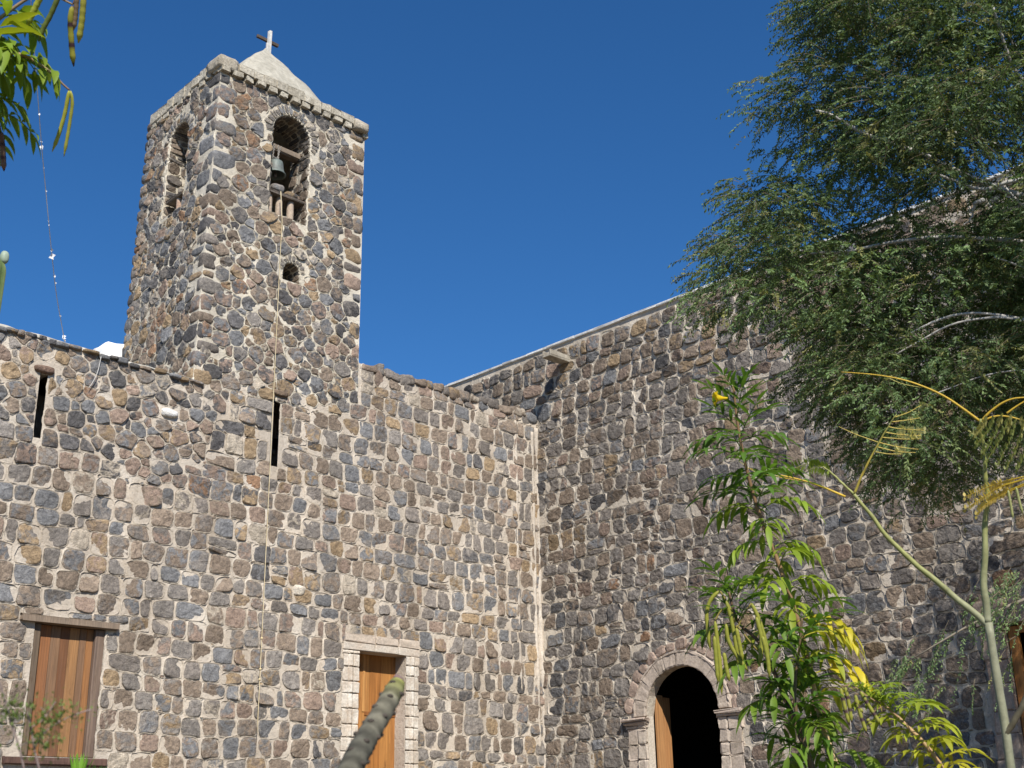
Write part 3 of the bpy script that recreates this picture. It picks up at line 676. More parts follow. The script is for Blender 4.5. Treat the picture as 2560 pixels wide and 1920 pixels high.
py.add(Vp, np.array(Fp), (.36, .335, .275), (.44, .41, .34)); py.add(Vp[-32:], np.arange(32)[None], (.5, .46, .37))
py.build("pyramid_cap", PLASTER, tow)
sh = MB(); sh.box((-6.57, .06, 12.41), (-5.77, .50, 12.47), (.12, .105, .09), (.16, .13, .11), bev=.015, jit=.008)
for c in ((-6.33, .16, 12.55, .13, .08), (-6.02, .18, 12.53, .12, .06), (-5.88, .24, 12.52, .09, .05)): block_stone(sh, c[:3], (c[3], .10, c[4]), W_T, amp=.02, pw=3)
sh.build("shelf", [STONE_A], tow)
for (bx_, r_) in ((-6.47, .055), (-6.26, .058), (-6.02, .06)):
    bm_ = MB(); zz = np.linspace(11.95, 12.41, 9); bm_.tube(np.stack([zz*0+bx_, zz*0+.17, zz], 1), r_*(1+.10*np.cos((zz-12.18)*9)), 12, (.36, .28, .22), (.46, .37, .28)); bm_.build("baluster", ASHLAR, tow)
bm_ = MB(); zz = np.linspace(11.98, 12.26, 7); bm_.tube(np.stack([zz*0-7.66, zz*0+1.14, zz], 1), .055, 12, (.40, .27, .2), (.5, .38, .28)); bm_.build("baluster", ASHLAR, tow)
bm_ = MB(); bm_.box((-7.74, .94, 12.26), (-7.40, 1.5, 12.31), (.13, .11, .09), (.17, .14, .11), bev=.012, jit=.006); bm_.build("shelf", [STONE_A], tow)
bm_ = MB(); bm_.box((-6.575, .27, 13.40), (-5.765, .45, 13.52), (.17, .13, .095), (.24, .20, .16), bev=.02, jit=.008); bm_.build("beam", WOOD, tow)

# ---------------------------------------------------------------- bell, rope, cross
bell = thing("bell", "small green-grey bronze bell hanging on chains in the tower arch", "bell", (-6.36, .20, 12.86))
bp = [(0, .335), (.05, .333), (.085, .322), (.112, .295), (.122, .25), (.128, .18), (.138, .10), (.152, .045), (.175, .0), (.170, -.012), (.150, .0), (.13, .06), (.112, .2), (.09, .28), (0, .30)]
Vb = []; n = 28
for r_, z in bp:
    for j in range(n): a = 2*math.pi*j/n; Vb.append((-6.35+max(r_, .001)*1.1*math.cos(a), .20+max(r_, .001)*1.1*math.sin(a), 12.85+z*.86))
Fb = np.array([[i*n+j, i*n+(j+1) % n, (i+1)*n+(j+1) % n, (i+1)*n+j] for i in range(len(bp)-1) for j in range(n)])
cB = np.repeat([(.125, .13, .12) if .03 < z < .3 else (.19, .235, .21) for r_, z in bp], n, 0)
bb = MB(); bb.add(Vb, Fb, cB, np.array((.15, .18, .16))); bb.tube([(-6.42, .20, 13.13), (-6.42, .20, 13.19), (-6.30, .20, 13.19), (-6.30, .20, 13.13)], .016, 8, (.16, .15, .13)); bb.build("body", METAL, bell)
cl = MB(); cl.tube([(-6.36, .20, 13.1), (-6.36, .19, 12.86)], .014, 8, (.12, .10, .09)); block_stone(cl, (-6.36, .19, 12.84), (.035, .035, .045), col=(.13, .11, .1), pw=2.2, amp=.0); cl.build("clapper", METAL, bell)
for (x0, y0, x1, y1) in ((-6.42, .20, -6.36, .26), (-6.30, .20, -6.28, .26), (-6.33, .20, -6.22, .26)):
    ch = MB(); n_ = 9
    for i in range(n_):
        t0 = (i+.0)/n_; t1 = (i+1.15)/n_; p = lambda t: np.array([x0+(x1-x0)*t, y0+(y1-y0)*t, 13.17+(.34)*t]); s_ = .010; ax = np.array([1, 0, 0]) if i % 2 else np.array([0, 1, 0])
        a, b_ = p(t0), p(t1); ch.tube([a, a+(b_-a)*.15+ax*s_, a+(b_-a)*.85+ax*s_, b_, a+(b_-a)*.85-ax*s_, a+(b_-a)*.15-ax*s_, a], .0045, 5, (.34, .31, .27))
    ch.build("chain", METAL, bell)
rp = MB(); zz = np.linspace(12.42, 3.2, 60); t = (12.86-zz)/(12.86-3.2)
pts = np.stack([-6.36-.015*np.clip(t*6, 0, 1)+t*.03, .04-.16*np.clip(t*9, 0, 1), zz], 1)
rp.tube(pts, .0062, 6, (.62, .50, .30), (.70, .60, .40))
for t_ in (.86, .9, .93): i = int(t_*59); block_stone(rp, pts[i], (.02, .02, .02), col=(.6, .48, .28), pw=2.2, amp=.002)
tag(rp.build("rope", CLOTH), "thin yellow bell rope hanging down the tower face and wall", "rope")
crs = thing("roof_cross", "weathered white cross with dark crossbar on the tower cap", "cross", (-6.0, 1.2, 16.15))
up_ = MB(); up_.box((-6.025, 1.165, 16.08), (-5.962, 1.235, 16.60), (.62, .61, .58), (.50, .48, .44), bev=.008, jit=.004); up_.box((-6.08, 1.15, 16.08), (-6.04, 1.19, 16.28), (.55, .53, .5), bev=.006); up_.build("upright", PLASTER, crs)
cb_ = MB(); cb_.box((-6.245, 1.238, 16.37), (-5.755, 1.285, 16.435), (.075, .06, .05), (.10, .075, .06), bev=.006, jit=.003); cb_.build("crossbar", WOOD, crs)

# ---------------------------------------------------------------- church nave wall
nav = thing("church_nave", "tall nave wall of dark brown rubble stone with an arched stone doorway", "church", (0, -5, 1.9))
ARCH = (2.47, 4.02, 1.3, 3.585); BC = (ARCH[0]+ARCH[1])/2; BR = (ARCH[1]-ARCH[0])/2     # u = -Y
D2 = (8.98, 10.5, 1.3, 4.33)
rowsB = rows(-4.2, 14.0, 1.5, 11.1, (.235, .295), (.29, .42), .07, 5)
rowsB = [p for p in rowsB if p.mean(0)[1] < 10.97 and (p.mean(0)[0] > .03 or p.mean(0)[1] > 9.3)]
zB = [arch_poly(2.12, 4.37, 1.0, 3.585, 16), rect(2.1, 4.40, 1.0, 3.5), rect(8.66, 11.0, 1.0, 4.62), rect(.82, .96, 10.60, 10.66)]
cellsB = exclude(rowsB, zB, .012)
nm_ = MB()
lay_stones(nm_, [p for p in cellsB if p.mean(0)[1] < 9.5], mapB, W_B, (.006, .022), (.012, .026), rough=.012, tone=1.0, lip=.018)
lay_stones(nm_, [p for p in cellsB if p.mean(0)[1] >= 9.5], mapB, dict(brown=3, tan=2, blue=1, dark=1, grey=1.5, pink=.8), (.008, .026), (.02, .05), rough=.012)
slab(nm_, -4.4, 14.2, 1.0, flat(11.03), .18, mapB, [(ARCH[0], ARCH[1], 1.0, arch_top(ARCH), 18), (D2[0], D2[1], 1.0, flat(D2[3]), 1)])
nm_.build("wall", [STONE_B, MORTAR_B], nav)
cp = MB(); u = -4.4
while u < 14.2:
    l = rng.uniform(.5, 1.1); cp.box((-.045+rng.uniform(-.008, .008), -u-l, 11.025), (.40, -u, 11.075+rng.uniform(-.006, .006)), (.76, .75, .72), (.66, .65, .62), bev=.012, jit=.004); u += l
cp.build("coping", PLASTER, nav)
so = MB()                                # arched doorway: jamb blocks, imposts, voussoirs
def ablk(u0, u1, v0, v1, h, c=None, bev=.014): c = np.array((.44, .365, .29))*rng.uniform(.85, 1.12) if c is None else np.array(c); so.box((-h, -u1, v0), (.012, -u0, v1), c, np.array((.48, .40, .33))*rng.uniform(.9, 1.08), bev=bev, jit=.010)
for side in (0, 1):
    z = 1.3
    while z < 3.44:
        hz = min(rng.uniform(.18, .27), 3.445-z)
        if hz < .06: break
        f = (lambda a, b_: (a, b_)) if side == 0 else (lambda a, b_: (6.49-b_, 6.49-a))
        ablk(*f(2.04+rng.uniform(-.02, .02), 2.285), z+.004, z+hz-.004, .045); ablk(*f(2.289, 2.475), z+.004, z+hz-.004, .065+rng.uniform(-.006, .006), (.50, .43, .35), .03); z += hz
    for (a, b_, v0, v1, h) in ((2.00, 2.50, 3.45, 3.505, .085), (1.97, 2.52, 3.508, 3.56, .125)): ablk(*(f(a, b_)), v0, v1, h, (.40, .31, .25), .02)
t = 0.0
while t < math.pi-.01:                   # archivolt
    dt = rng.uniform(.22, .36); dt = dt if math.pi-t-dt > .12 else math.pi-t
    a = np.linspace(t+.006, t+dt-.006, 5); c = np.array((.44, .365, .295))*rng.uniform(.85, 1.12); P = []
    for x in a:
        for (r_, h) in ((BR+.0, -.175), (BR, .035), (BR+.02, .05), (BR+.215, .05), (BR+.222, .062), (BR+.25, .062), (BR+.258, .0)): P.append((-h, -(BC-r_*math.cos(x)), 3.585+r_*math.sin(x)))
    P = np.array(P)+rng.normal(0, .005, (35, 3)); F = [[i*7+j, i*7+j+1, (i+1)*7+j+1, (i+1)*7+j] for i in range(4) for j in range(6)]+[[0, 1, 2, 3, 4, 5, 6], [34, 33, 32, 31, 30, 29, 28]]
    so.add(P, [np.array(f_) for f_ in F], c, (.47, .39, .32), 0, False); t += dt
so.box((.013, -ARCH[0]-.001, 1.2), (.178, -ARCH[0]+.2, 3.6), (.56, .50, .42), (.52, .46, .38), jit=0)
P = []; t = 0.05
while t < math.pi:                       # rough outer ring of pink blocks
    dt = rng.uniform(.14, .26); r0, r1 = BR+.275, BR+.275+rng.uniform(.10, .24); P.append(np.array([[BC-r0*math.cos(t), 3.585+r0*math.sin(t)], [BC-r0*math.cos(t+dt), 3.585+r0*math.sin(t+dt)], [BC-r1*math.cos(t+dt), 3.585+r1*math.sin(t+dt)], [BC-r1*math.cos(t), 3.585+r1*math.sin(t)]])); t += dt
lay_stones(so, P, mapB, dict(pink=1), (.004, .012), (.02, .04), collar=False, rnd=1, tone=1.35, rough=.008)
arch_o = so.build("doorway_surround", ASHLAR, nav, "pinkish round arch with impost blocks round the dark doorway")
dl = MB(); y = -2.49
for i in range(2):
    c = np.array([(.46, .24, .10), (.42, .21, .085), (.48, .26, .11)][i]); dl.box((.19+i*.19, y-.05, 1.3), (.375+i*.19, y, 3.95-.03*i), c, c*.75, bev=.006)
dl.build("door", WOOD, nav, "wooden door leaf standing open inside the arch")
ro = MB(); DKC = (.03, .027, .024)  # room behind the doorways, darkness put into the near-black wall colour
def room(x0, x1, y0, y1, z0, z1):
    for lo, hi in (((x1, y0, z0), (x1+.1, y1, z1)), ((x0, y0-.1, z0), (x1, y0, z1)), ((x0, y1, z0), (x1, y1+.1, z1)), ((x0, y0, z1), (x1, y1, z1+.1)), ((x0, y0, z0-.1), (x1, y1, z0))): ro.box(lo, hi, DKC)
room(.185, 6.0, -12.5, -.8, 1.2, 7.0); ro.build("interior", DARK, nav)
s2 = MB(); z = 1.3
while z < D2[3]:
    hz = min(rng.uniform(.25, .4), D2[3]-z)
    if hz < .05: break
    c = np.array((.36, .26, .2))*rng.uniform(.85, 1.1); s2.box((-.06, -D2[0]-.002, z+.004), (.178, -8.62-rng.uniform(0, .06), z+hz-.004), c, (.42, .33, .26), bev=.02, jit=.006); z += hz
for i in range(5): s2.box((-.06, -9.05-i*.45, D2[3]+.004), (.178, -8.60-i*.45, D2[3]+.36), np.array((.36, .26, .2))*rng.uniform(.85, 1.1), (.42, .33, .26), bev=.02, jit=.006)
s2.build("side_door_surround", ASHLAR, nav)
d2 = MB()
d2.box((.05, -9.14, 1.3), (.13, -9.0, 4.3), (.45, .20, .06), (.36, .15, .045), bev=.008); d2.box((.05, -10.4, 4.2), (.13, -9.145, 4.31), (.42, .18, .055), bev=.008); d2.build("side_door_frame", WOOD, nav)
sp = MB(); CS = (.25, .215, .17)
sp.box((-.58, -.99, 10.56), (.2, -.77, 10.60), CS, (.42, .38, .31), bev=.008, jit=.003); sp.box((-.58, -.99, 10.602), (.2, -.955, 10.70), CS, (.42, .38, .31), bev=.008, jit=.003); sp.box((-.58, -.805, 10.602), (.2, -.77, 10.70), CS, (.42, .38, .31), bev=.008, jit=.003)
sp.build("water_spout", PLASTER, nav, "short trough-shaped water spout jutting out near the wall top")
# ---------------------------------------------------------------- plants
def px(pts, dist, ox=0.0, oy=0.0, sc=1.0):       # photo pixels (2560 wide, after offset and scale) to points at real distances
    n = len(pts); ds = np.broadcast_to(np.asarray(dist, float), (n,)) if np.ndim(dist) == 0 or len(dist) == n else np.linspace(dist[0], dist[1], n)
    return np.array([at((ox+x*sc)/K, (oy+y*sc)/K, d) for (x, y), d in zip(pts, ds)])
def smooth(P, n=40):
    P = np.asarray(P, float); t = np.concatenate([[0], np.cumsum(np.linalg.norm(np.diff(P, axis=0), axis=1))]); t /= t[-1]; u = np.linspace(0, 1, n)
    Q = np.stack([np.interp(u, t, P[:, i]) for i in range(P.shape[1])], 1); w = max(2, n//(len(P)*2)); k = np.ones(2*w+1)/(2*w+1)
    E = np.concatenate([2*Q[0]-Q[1:w+1][::-1], Q, 2*Q[-1]-Q[-w-1:-1][::-1]]); return np.stack([np.convolve(E[:, i], k, 'valid') for i in range(P.shape[1])], 1)
def unit(v): v = np.asarray(v, float); return v/(np.linalg.norm(v)+1e-12)
DOWN = np.array([0, 0, -1.0])
def blade(mb, base, d, L, W, droop, ca, cb=None, seg=5, fold=.25, twist=0.0):
    d = unit(d); side = np.cross(d, DOWN); side = unit(side) if np.linalg.norm(side) > .05 else unit(np.cross(d, [1, .3, 0])); side = unit(side+twist*np.cross(side, d))
    P = np.array(base, float); V = []; st = L/seg
    for i in range(seg+1):
        t = i/seg; w = W*.5*(math.sin(math.pi*min(1, t**.75*.985+.015)))**.85*(1 if i < seg else .05); up = unit(np.cross(side, d)); up = up if up[2] >= 0 else -up
        V += [P-side*w+up*w*fold, P.copy(), P+side*w+up*w*fold]; P = P+d*st; d = unit(d+DOWN*droop/seg)
    F = [[3*i+j, 3*i+j+1, 3*i+j+4, 3*i+j+3] for i in range(seg) for j in (0, 1)]
    mb.add(V, np.array(F), ca, cb)
def compound(mb, stem, base, out, L, n, lw, ca, cb, droop=1.0, rise=.5, yel=None):
    d = unit(np.asarray(out)+np.array([0, 0, rise])); P = np.array(base, float); pts = [P.copy()]; m_ = 10; dirs = [d]
    for i in range(m_): P = P+d*L/m_; pts.append(P.copy()); d = unit(d+DOWN*droop/m_); dirs.append(d)
    stem.tube(pts, np.linspace(.0018, .0009, m_+1), 5, np.array(ca)*.9+np.array([.03, .02, 0]), None)
    for k in range(n):
        t = .32+.66*k/max(1, n-1); i = int(t*m_); dd = dirs[i]; s_ = np.cross(dd, DOWN); s_ = unit(s_) if np.linalg.norm(s_) > .05 else unit(np.cross(dd, [1, 0, 0]))
        for sg in (-1, 1):
            sc = rng.uniform(.8, 1.15)*(1-.25*abs(t-.55)); c = np.array(ca)*rng.uniform(.75, 1.25); c2 = np.array(cb)*rng.uniform(.75, 1.25)
            blade(mb, pts[i], unit(dd*.55+s_*sg*.75+np.array([0, 0, .15])), lw[0]*sc, lw[1]*sc, rng.uniform(.9, 2.0)*droop, c, c2, 5, .3, rng.normal(0, .3))
    blade(mb, pts[-1], dirs[-1], lw[0], lw[1], droop, np.array(ca)*rng.uniform(.8, 1.2), cb)
def pod(parent, pts, r, ca, cb, bands=0):
    P = smooth(pts, 22); t = np.linspace(0, 1, 22); R = r*np.clip(np.minimum((t+.03)/.10, (1.02-t)/.16), .12, 1)*(1+.06*np.sin(t*40)); A_ = np.repeat([ca], 22, 0); B_ = np.repeat([cb], 22, 0)
    if bands: k = (np.sin(t*19+2) > .45); A_[k] = (.05, .025, .03); B_[k] = (.08, .04, .04)
    mb = MB(); mb.tube(P, R, 7, A_, B_); return mb.build("seed_pod", POD, parent)
GRN = (.075, .158, .024); GRN2 = (.11, .20, .03); YG = (.20, .29, .025); YG2 = (.28, .34, .04); YEL = (.56, .44, .025); YEL2 = (.62, .50, .04)
def lerp(a, b, t): return np.array(a)*(1-t)+np.array(b)*t
VR = RIGHT; VF = np.array([FWD[0], FWD[1], 0])/math.hypot(FWD[0], FWD[1])
def node_leaves(mb, st, P, i0, i1, step, Lf, lwf, colf, npair, droopf, phase=0.0, risef=lambda t: .5):
    k = 0
    for i in range(i0, i1, step):
        t = (i-i0)/max(1, i1-i0); az = phase+(k % 2)*math.pi/2+rng.normal(0, .35)
        for sg in (0, math.pi):
            a = az+sg; out = VR*math.cos(a)+VF*math.sin(a); ca, cb = colf(t, math.cos(a)); L_ = Lf(t)*rng.uniform(.8, 1.15)
            compound(mb, st, P[i], out, L_, npair(t), lwf(t), ca, cb, droopf(t)*rng.uniform(.7, 1.3), risef(t))
        k += 1
# --- tall yellow-bells shrub in front of the nave
D1 = 3.2
gs = lambda x, y: ground_z(x, y)
shr = thing("yellow_bells_shrub", "tall leafy shrub with yellowing leaves, hanging pods and one yellow flower before the nave wall", "shrub", (0, 0, 0), "yellow bells shrubs")
S1 = [(1834, 965), (1840, 1040), (1857, 1134), (1880, 1227), (1910, 1320), (1935, 1377), (1956, 1435), (1977, 1493), (1993, 1545), (2013, 1620), (2028, 1701), (2054, 1805), (2083, 1920), (2110, 2040)]
P1 = smooth(px(S1, D1), 90); foot1 = P1[-1].copy(); P1f = np.vstack([P1, [foot1[0]+.03, foot1[1]+.02, gs(foot1[0], foot1[1])-.05]])
S2 = [(1822, 1480), (1842, 1560), (1900, 1600), (1930, 1665), (1960, 1740), (1995, 1820), (2030, 1920), (2075, 2040)]
P2 = smooth(px(S2, D1-.1), 70); P2f = np.vstack([P2, [foot1[0]-.02, foot1[1], gs(foot1[0], foot1[1])-.05]])
S3 = [(2005, 1545), (2000, 1610), (1990, 1680), (1985, 1760), (2005, 1840), (2040, 1940)]
P3 = smooth(px(S3, D1-.15), 40)
S4 = [(2030, 1700), (2045, 1770), (2068, 1850), (2092, 1920), (2115, 2000)]
P4 = smooth(px(S4, D1-.05), 30); P4f = np.vstack([P4, [foot1[0]+.08, foot1[1]-.03, gs(foot1[0], foot1[1])-.05]])
BR_ = (.17, .085, .05)
for Pq, r0, r1, c in ((P1f, .0032, .0085, (.20, .12, .06)), (P2f, .003, .009, (.10, .06, .035)), (P3, .0025, .006, (.12, .08, .04)), (P4f, .006, .009, (.50, .36, .19))):
    s_ = MB(); s_.tube(Pq, np.linspace(r0, r1, len(Pq)), 8, c, np.array(c)*1.35, bump=.04); s_.build("stem", STEM, shr)
lf = MB(); st = MB()
node_leaves(lf, st, P1, 1, 12, 2, lambda t: .06+.05*t, lambda t: (.050+.02*t, .011), lambda t, c: (GRN, GRN2), lambda t: 3, lambda t: .4, .4, lambda t: 1.6-.9*t)
node_leaves(lf, st, P1, 12, 27, 2, lambda t: .12, lambda t: (.070, .013), lambda t, c: (GRN, GRN2), lambda t: 4, lambda t: .9, 0, lambda t: .55)
node_leaves(lf, st, P1, 27, 44, 4, lambda t: .12, lambda t: (.080, .016), lambda t, c: (lerp(GRN2, YG, .5+.5*t), lerp(YG, YG2, .4+.5*t)), lambda t: 4, lambda t: 1.5, .2, lambda t: .7)
node_leaves(lf, st, P1, 44, 64, 5, lambda t: .125, lambda t: (.078, .0175), lambda t, c: (lerp(YG, YEL, .85*t if c > .3 else .25*t), lerp(YG2, YEL2, .85*t if c > .3 else .3*t)), lambda t: 4, lambda t: 1.5, .1, lambda t: .6)
node_leaves(lf, st, P1, 64, 90, 7, lambda t: .12, lambda t: (.080, .018), lambda t, c: (lerp(GRN2, YEL, .5 if c > .5 and t < .3 else .06), lerp(YG, YEL2, .4 if c > .5 and t < .3 else 0)), lambda t: 4, lambda t: 1.5, .3, lambda t: .6)
node_leaves(lf, st, P2, 0, 14, 3, lambda t: .07+.05*t, lambda t: (.06, .012), lambda t, c: (GRN, GRN2), lambda t: 3, lambda t: .7, .5, lambda t: 1.3-.6*t)
node_leaves(lf, st, P2, 14, 70, 6, lambda t: .11, lambda t: (.078, .017), lambda t, c: (lerp(GRN, YG, .1+.45*rng.random()), lerp(GRN2, YG, .3+.5*rng.random())), lambda t: 4, lambda t: 1.4, .2, lambda t: .55)
node_leaves(lf, st, P3, 0, 36, 5, lambda t: .10, lambda t: (.075, .016), lambda t, c: (np.array(GRN)*.8, GRN), lambda t: 4, lambda t: .7, .9, lambda t: 1.0)
for (bx, by, ox, nn) in ((1995, 1575, 1.0, 5), (2010, 1650, 1.0, 5), (1985, 1560, .7, 4), (2025, 1690, .8, 3)):
    compound(lf, st, px([(bx, by)], D1-.06)[0], VR*ox-VF*.35, .15, nn, (.066, .018), lerp(YG, YEL, rng.uniform(.4, 1)), YEL2, 1.6, .4)
lf.build("foliage", LEAF, shr); st.build("leaf_stalks", STEM, shr)
OX, OY, SC = 1700, 1350, .3435
PODS = [[(290, 370), (225, 420), (190, 520), (200, 640), (222, 810)], [(335, 440), (370, 560), (400, 720), (435, 950)], [(255, 590), (270, 720), (290, 880), (305, 1130)], [(335, 610), (345, 720), (390, 810), (500, 960)], [(410, 640), (430, 740), (458, 880)],
        [(520, 460), (570, 560), (620, 720), (655, 940)], [(556, 560), (598, 720), (580, 920)], [(250, 700), (262, 860), (278, 1040)], [(600, 700), (640, 860), (652, 1000)], [(320, 820), (335, 920), (360, 1030)]]
for i, pp in enumerate(PODS): pod(shr, px(pp, D1-.14-.012*i, OX, OY, SC), .0049, lerp((.25, .26, .03), (.17, .20, .025), rng.random()), (.33, .31, .05))
for pp in ([(290, 370), (330, 430), (380, 520), (400, 600)], [(520, 460), (490, 500), (450, 560), (420, 640)], [(255, 590), (300, 500), (360, 480), (400, 600)], [(335, 610), (400, 600)], [(410, 640), (400, 600), (460, 680), (560, 800)]):
    s_ = MB(); s_.tube(smooth(px(pp, D1-.14, OX, OY, SC), 14), .0022, 6, (.20, .12, .06), (.25, .2, .05)); s_.build("stem", STEM, shr)
fl = MB(); fo = px([(1818, 996)], D1-.03)[0]; fd = unit(-VR*.95-VF*.25+np.array([0, 0, -.05])); fu = unit(np.cross(fd, [0, 0, 1])); fv = np.cross(fu, fd)
Vf = []; rs = [(0, .003), (.012, .004), (.024, .008), (.030, .011), (.035, .017)]
for d_, r_ in rs:
    for j in range(15): a = 2*math.pi*j/15; rr = r_*(1+(.28*math.cos(5*a) if d_ > .033 else 0)); Vf.append(fo+fd*(d_-(.004 if d_ > .033 and math.cos(5*a) > 0 else 0))+fu*rr*math.cos(a)+fv*rr*math.sin(a))
fl.add(Vf, np.array([[i*15+j, i*15+(j+1) % 15, (i+1)*15+(j+1) % 15, (i+1)*15+j] for i in range(4) for j in range(15)]), (.80, .52, .01), (.80, .62, .03)); fl.build("flower", LEAF, shr)
# --- low shrub at the lower right
D5 = 3.0
sh2 = thing("yellow_bells_shrub", "low arching yellow-green shoot with thin upright pods in the shade before the nave wall", "shrub", (0, 0, 0), "yellow bells shrubs")
OX, OY, SC = 1880, 1650, .2441
Q = smooth(px([(1180, 370), (1350, 460), (1500, 580), (1600, 690), (1750, 830), (1850, 960), (1950, 1106), (2080, 1400)], D5, OX, OY, SC), 50); f2 = Q[-1]
s_ = MB(); s_.tube(np.vstack([Q, [f2[0]+.05, f2[1]-.05, gs(f2[0], f2[1])-.05]]), np.linspace(.0022, .007, 51), 8, (.36, .20, .10), (.42, .27, .13)); s_.build("stem", STEM, sh2)
lf = MB(); st = MB()
node_leaves(lf, st, Q, 0, 14, 2, lambda t: .06, lambda t: (.035+.01*t, .008), lambda t, c: (YG, YG2), lambda t: 3, lambda t: .8, .3, lambda t: 1.2)
node_leaves(lf, st, Q, 12, 46, 4, lambda t: .085, lambda t: (.062, .0135), lambda t, c: (lerp(YG, YEL, .75*t if c > 0 else .2), lerp(YG2, YEL2, .7*t)), lambda t: 3, lambda t: 1.2, .0, lambda t: .9)
lf.build("foliage", LEAF, sh2); st.build("leaf_stalks", STEM, sh2)
for pp in ([(905, 280), (955, 500), (998, 665)], [(952, 270), (1000, 470), (1022, 645)], [(1055, 350), (1110, 560), (1178, 755)], [(1105, 315), (1205, 480), (1335, 685)], [(1180, 600), (1228, 690)], [(1060, 390), (1085, 480), (1140, 540)]):
    pod(sh2, px(pp, D5-.05, OX, OY, SC), .0042, (.24, .25, .03), (.30, .29, .05), 1)
s_ = MB()
for pp in ([(905, 280), (1000, 240), (1100, 300), (1200, 390)], [(952, 270), (1000, 240)], [(1055, 350), (1150, 350), (1260, 420)], [(1105, 315), (1150, 345), (1200, 385)], [(1180, 600), (1250, 520), (1360, 470)]): s_.tube(smooth(px(pp, D5-.04, OX, OY, SC), 10), .0013, 5, (.3, .2, .1))
s_.build("pod_stalks", STEM, sh2)
# --- branch reaching in at the top left
D6 = 2.7
sh3 = thing("yellow_bells_shrub", "green branch with long yellow pods hanging against the sky beside the thin wire", "shrub", (0, 0, 0), "yellow bells shrubs")
OX, OY, SC = 0, 0, .2653
T1 = smooth(px([(-500, 700), (-250, 520), (0, 485), (230, 515), (440, 650), (560, 750), (620, 840), (655, 850)], D6, OX, OY, SC), 50)
T2 = smooth(px([(-500, 700), (-200, 330), (0, 170), (230, 0), (420, -90), (600, 0), (690, 45)], D6+.06, OX, OY, SC), 50)
T3 = smooth(px([(-500, 700), (-300, 800), (-120, 900), (-40, 1050), (5, 1230)], D6+.03, OX, OY, SC), 30)
root = T1[0]; gz_ = gs(root[0], root[1]); TR = smooth([root, root+np.array([-.05, -.05, -.5]), [root[0]-.15, root[1]-.02, gz_+.9], [root[0]-.2, root[1], gz_-.05]], 30)
for Pq, r0, r1 in ((T1, .006, .0018), (T2, .006, .0018), (T3, .005, .002), (TR, .007, .016)):
    s_ = MB(); s_.tube(Pq, np.linspace(r0, r1, len(Pq)), 7, (.20, .09, .07), (.33, .26, .13)); s_.build("stem", STEM, sh3)
lf = MB(); st = MB()
cgl = lambda t, c: (lerp((.10, .19, .02), YG, rng.random()*.6), lerp(YG, YG2, rng.random()))
node_leaves(lf, st, T1, 12, 31, 3, lambda t: .07, lambda t: (.066, .019), cgl, lambda t: 2, lambda t: 1.5, .2, lambda t: .25)
node_leaves(lf, st, T2, 12, 30, 4, lambda t: .06, lambda t: (.080, .021), cgl, lambda t: 2, lambda t: 1.1, 1.0, lambda t: .3)
node_leaves(lf, st, T3, 4, 27, 3, lambda t: .075, lambda t: (.056, .013), cgl, lambda t: 3, lambda t: 1.5, .2, lambda t: .15)
for b_, o_ in (((0, 250), (1, -.45)), ((-60, 320), (1, -.15)), ((60, 210), (.9, .25))): blade(lf, px([b_], D6-.03, OX, OY, SC)[0], VR*o_[0]-UP*o_[1], .085, .024, .35, YG, (.36, .36, .03))
compound(lf, st, px([(430, 645)], D6, OX, OY, SC)[0], VR*.2-VF*.3, .02, 1, (.035, .008), YG, GRN2, 2.0, -.3)
lf.build("foliage", LEAF, sh3); st.build("leaf_stalks", STEM, sh3)
for pp, r_, ca, cb, bd in (([(652, 850), (610, 1080), (550, 1280), (490, 1432)], .0040, (.42, .40, .05), (.36, .38, .06), 0), ([(665, 855), (688, 960), (645, 1240), (602, 1478)], .0035, (.34, .35, .05), (.42, .40, .08), 0),
        ([(682, 55), (660, 180), (668, 330), (680, 500), (695, 628)], .0058, (.33, .32, .04), (.40, .36, .06), 1), ([(725, -60), (712, 150), (690, 290)], .0048, (.22, .14, .10), (.30, .22, .10), 0),
        ([(790, -60), (772, 200), (738, 408)], .0060, (.38, .37, .05), (.44, .40, .08), 0), ([(565, -60), (470, 160), (400, 280), (368, 395)], .0052, (.10, .13, .03), (.16, .19, .04), 0),
        ([(400, -60), (310, 120), (255, 245)], .0062, (.30, .34, .03), (.36, .36, .05), 0), ([(10, 1240), (28, 1420), (38, 1615)], .0056, (.07, .03, .05), (.28, .18, .10), 1)):
    pod(sh3, px(pp, D6, OX, OY, SC), r_, ca, cb, bd)
s_ = MB()
for pp in ([(600, 0), (740, -70), (800, -60)], [(690, 40), (725, -60)], [(420, -90), (565, -60)], [(380, -80), (400, -60)]): s_.tube(smooth(px(pp, D6+.02, OX, OY, SC), 8), .0018, 5, (.22, .1, .08))
s_.build("pod_stalks", STEM, sh3)

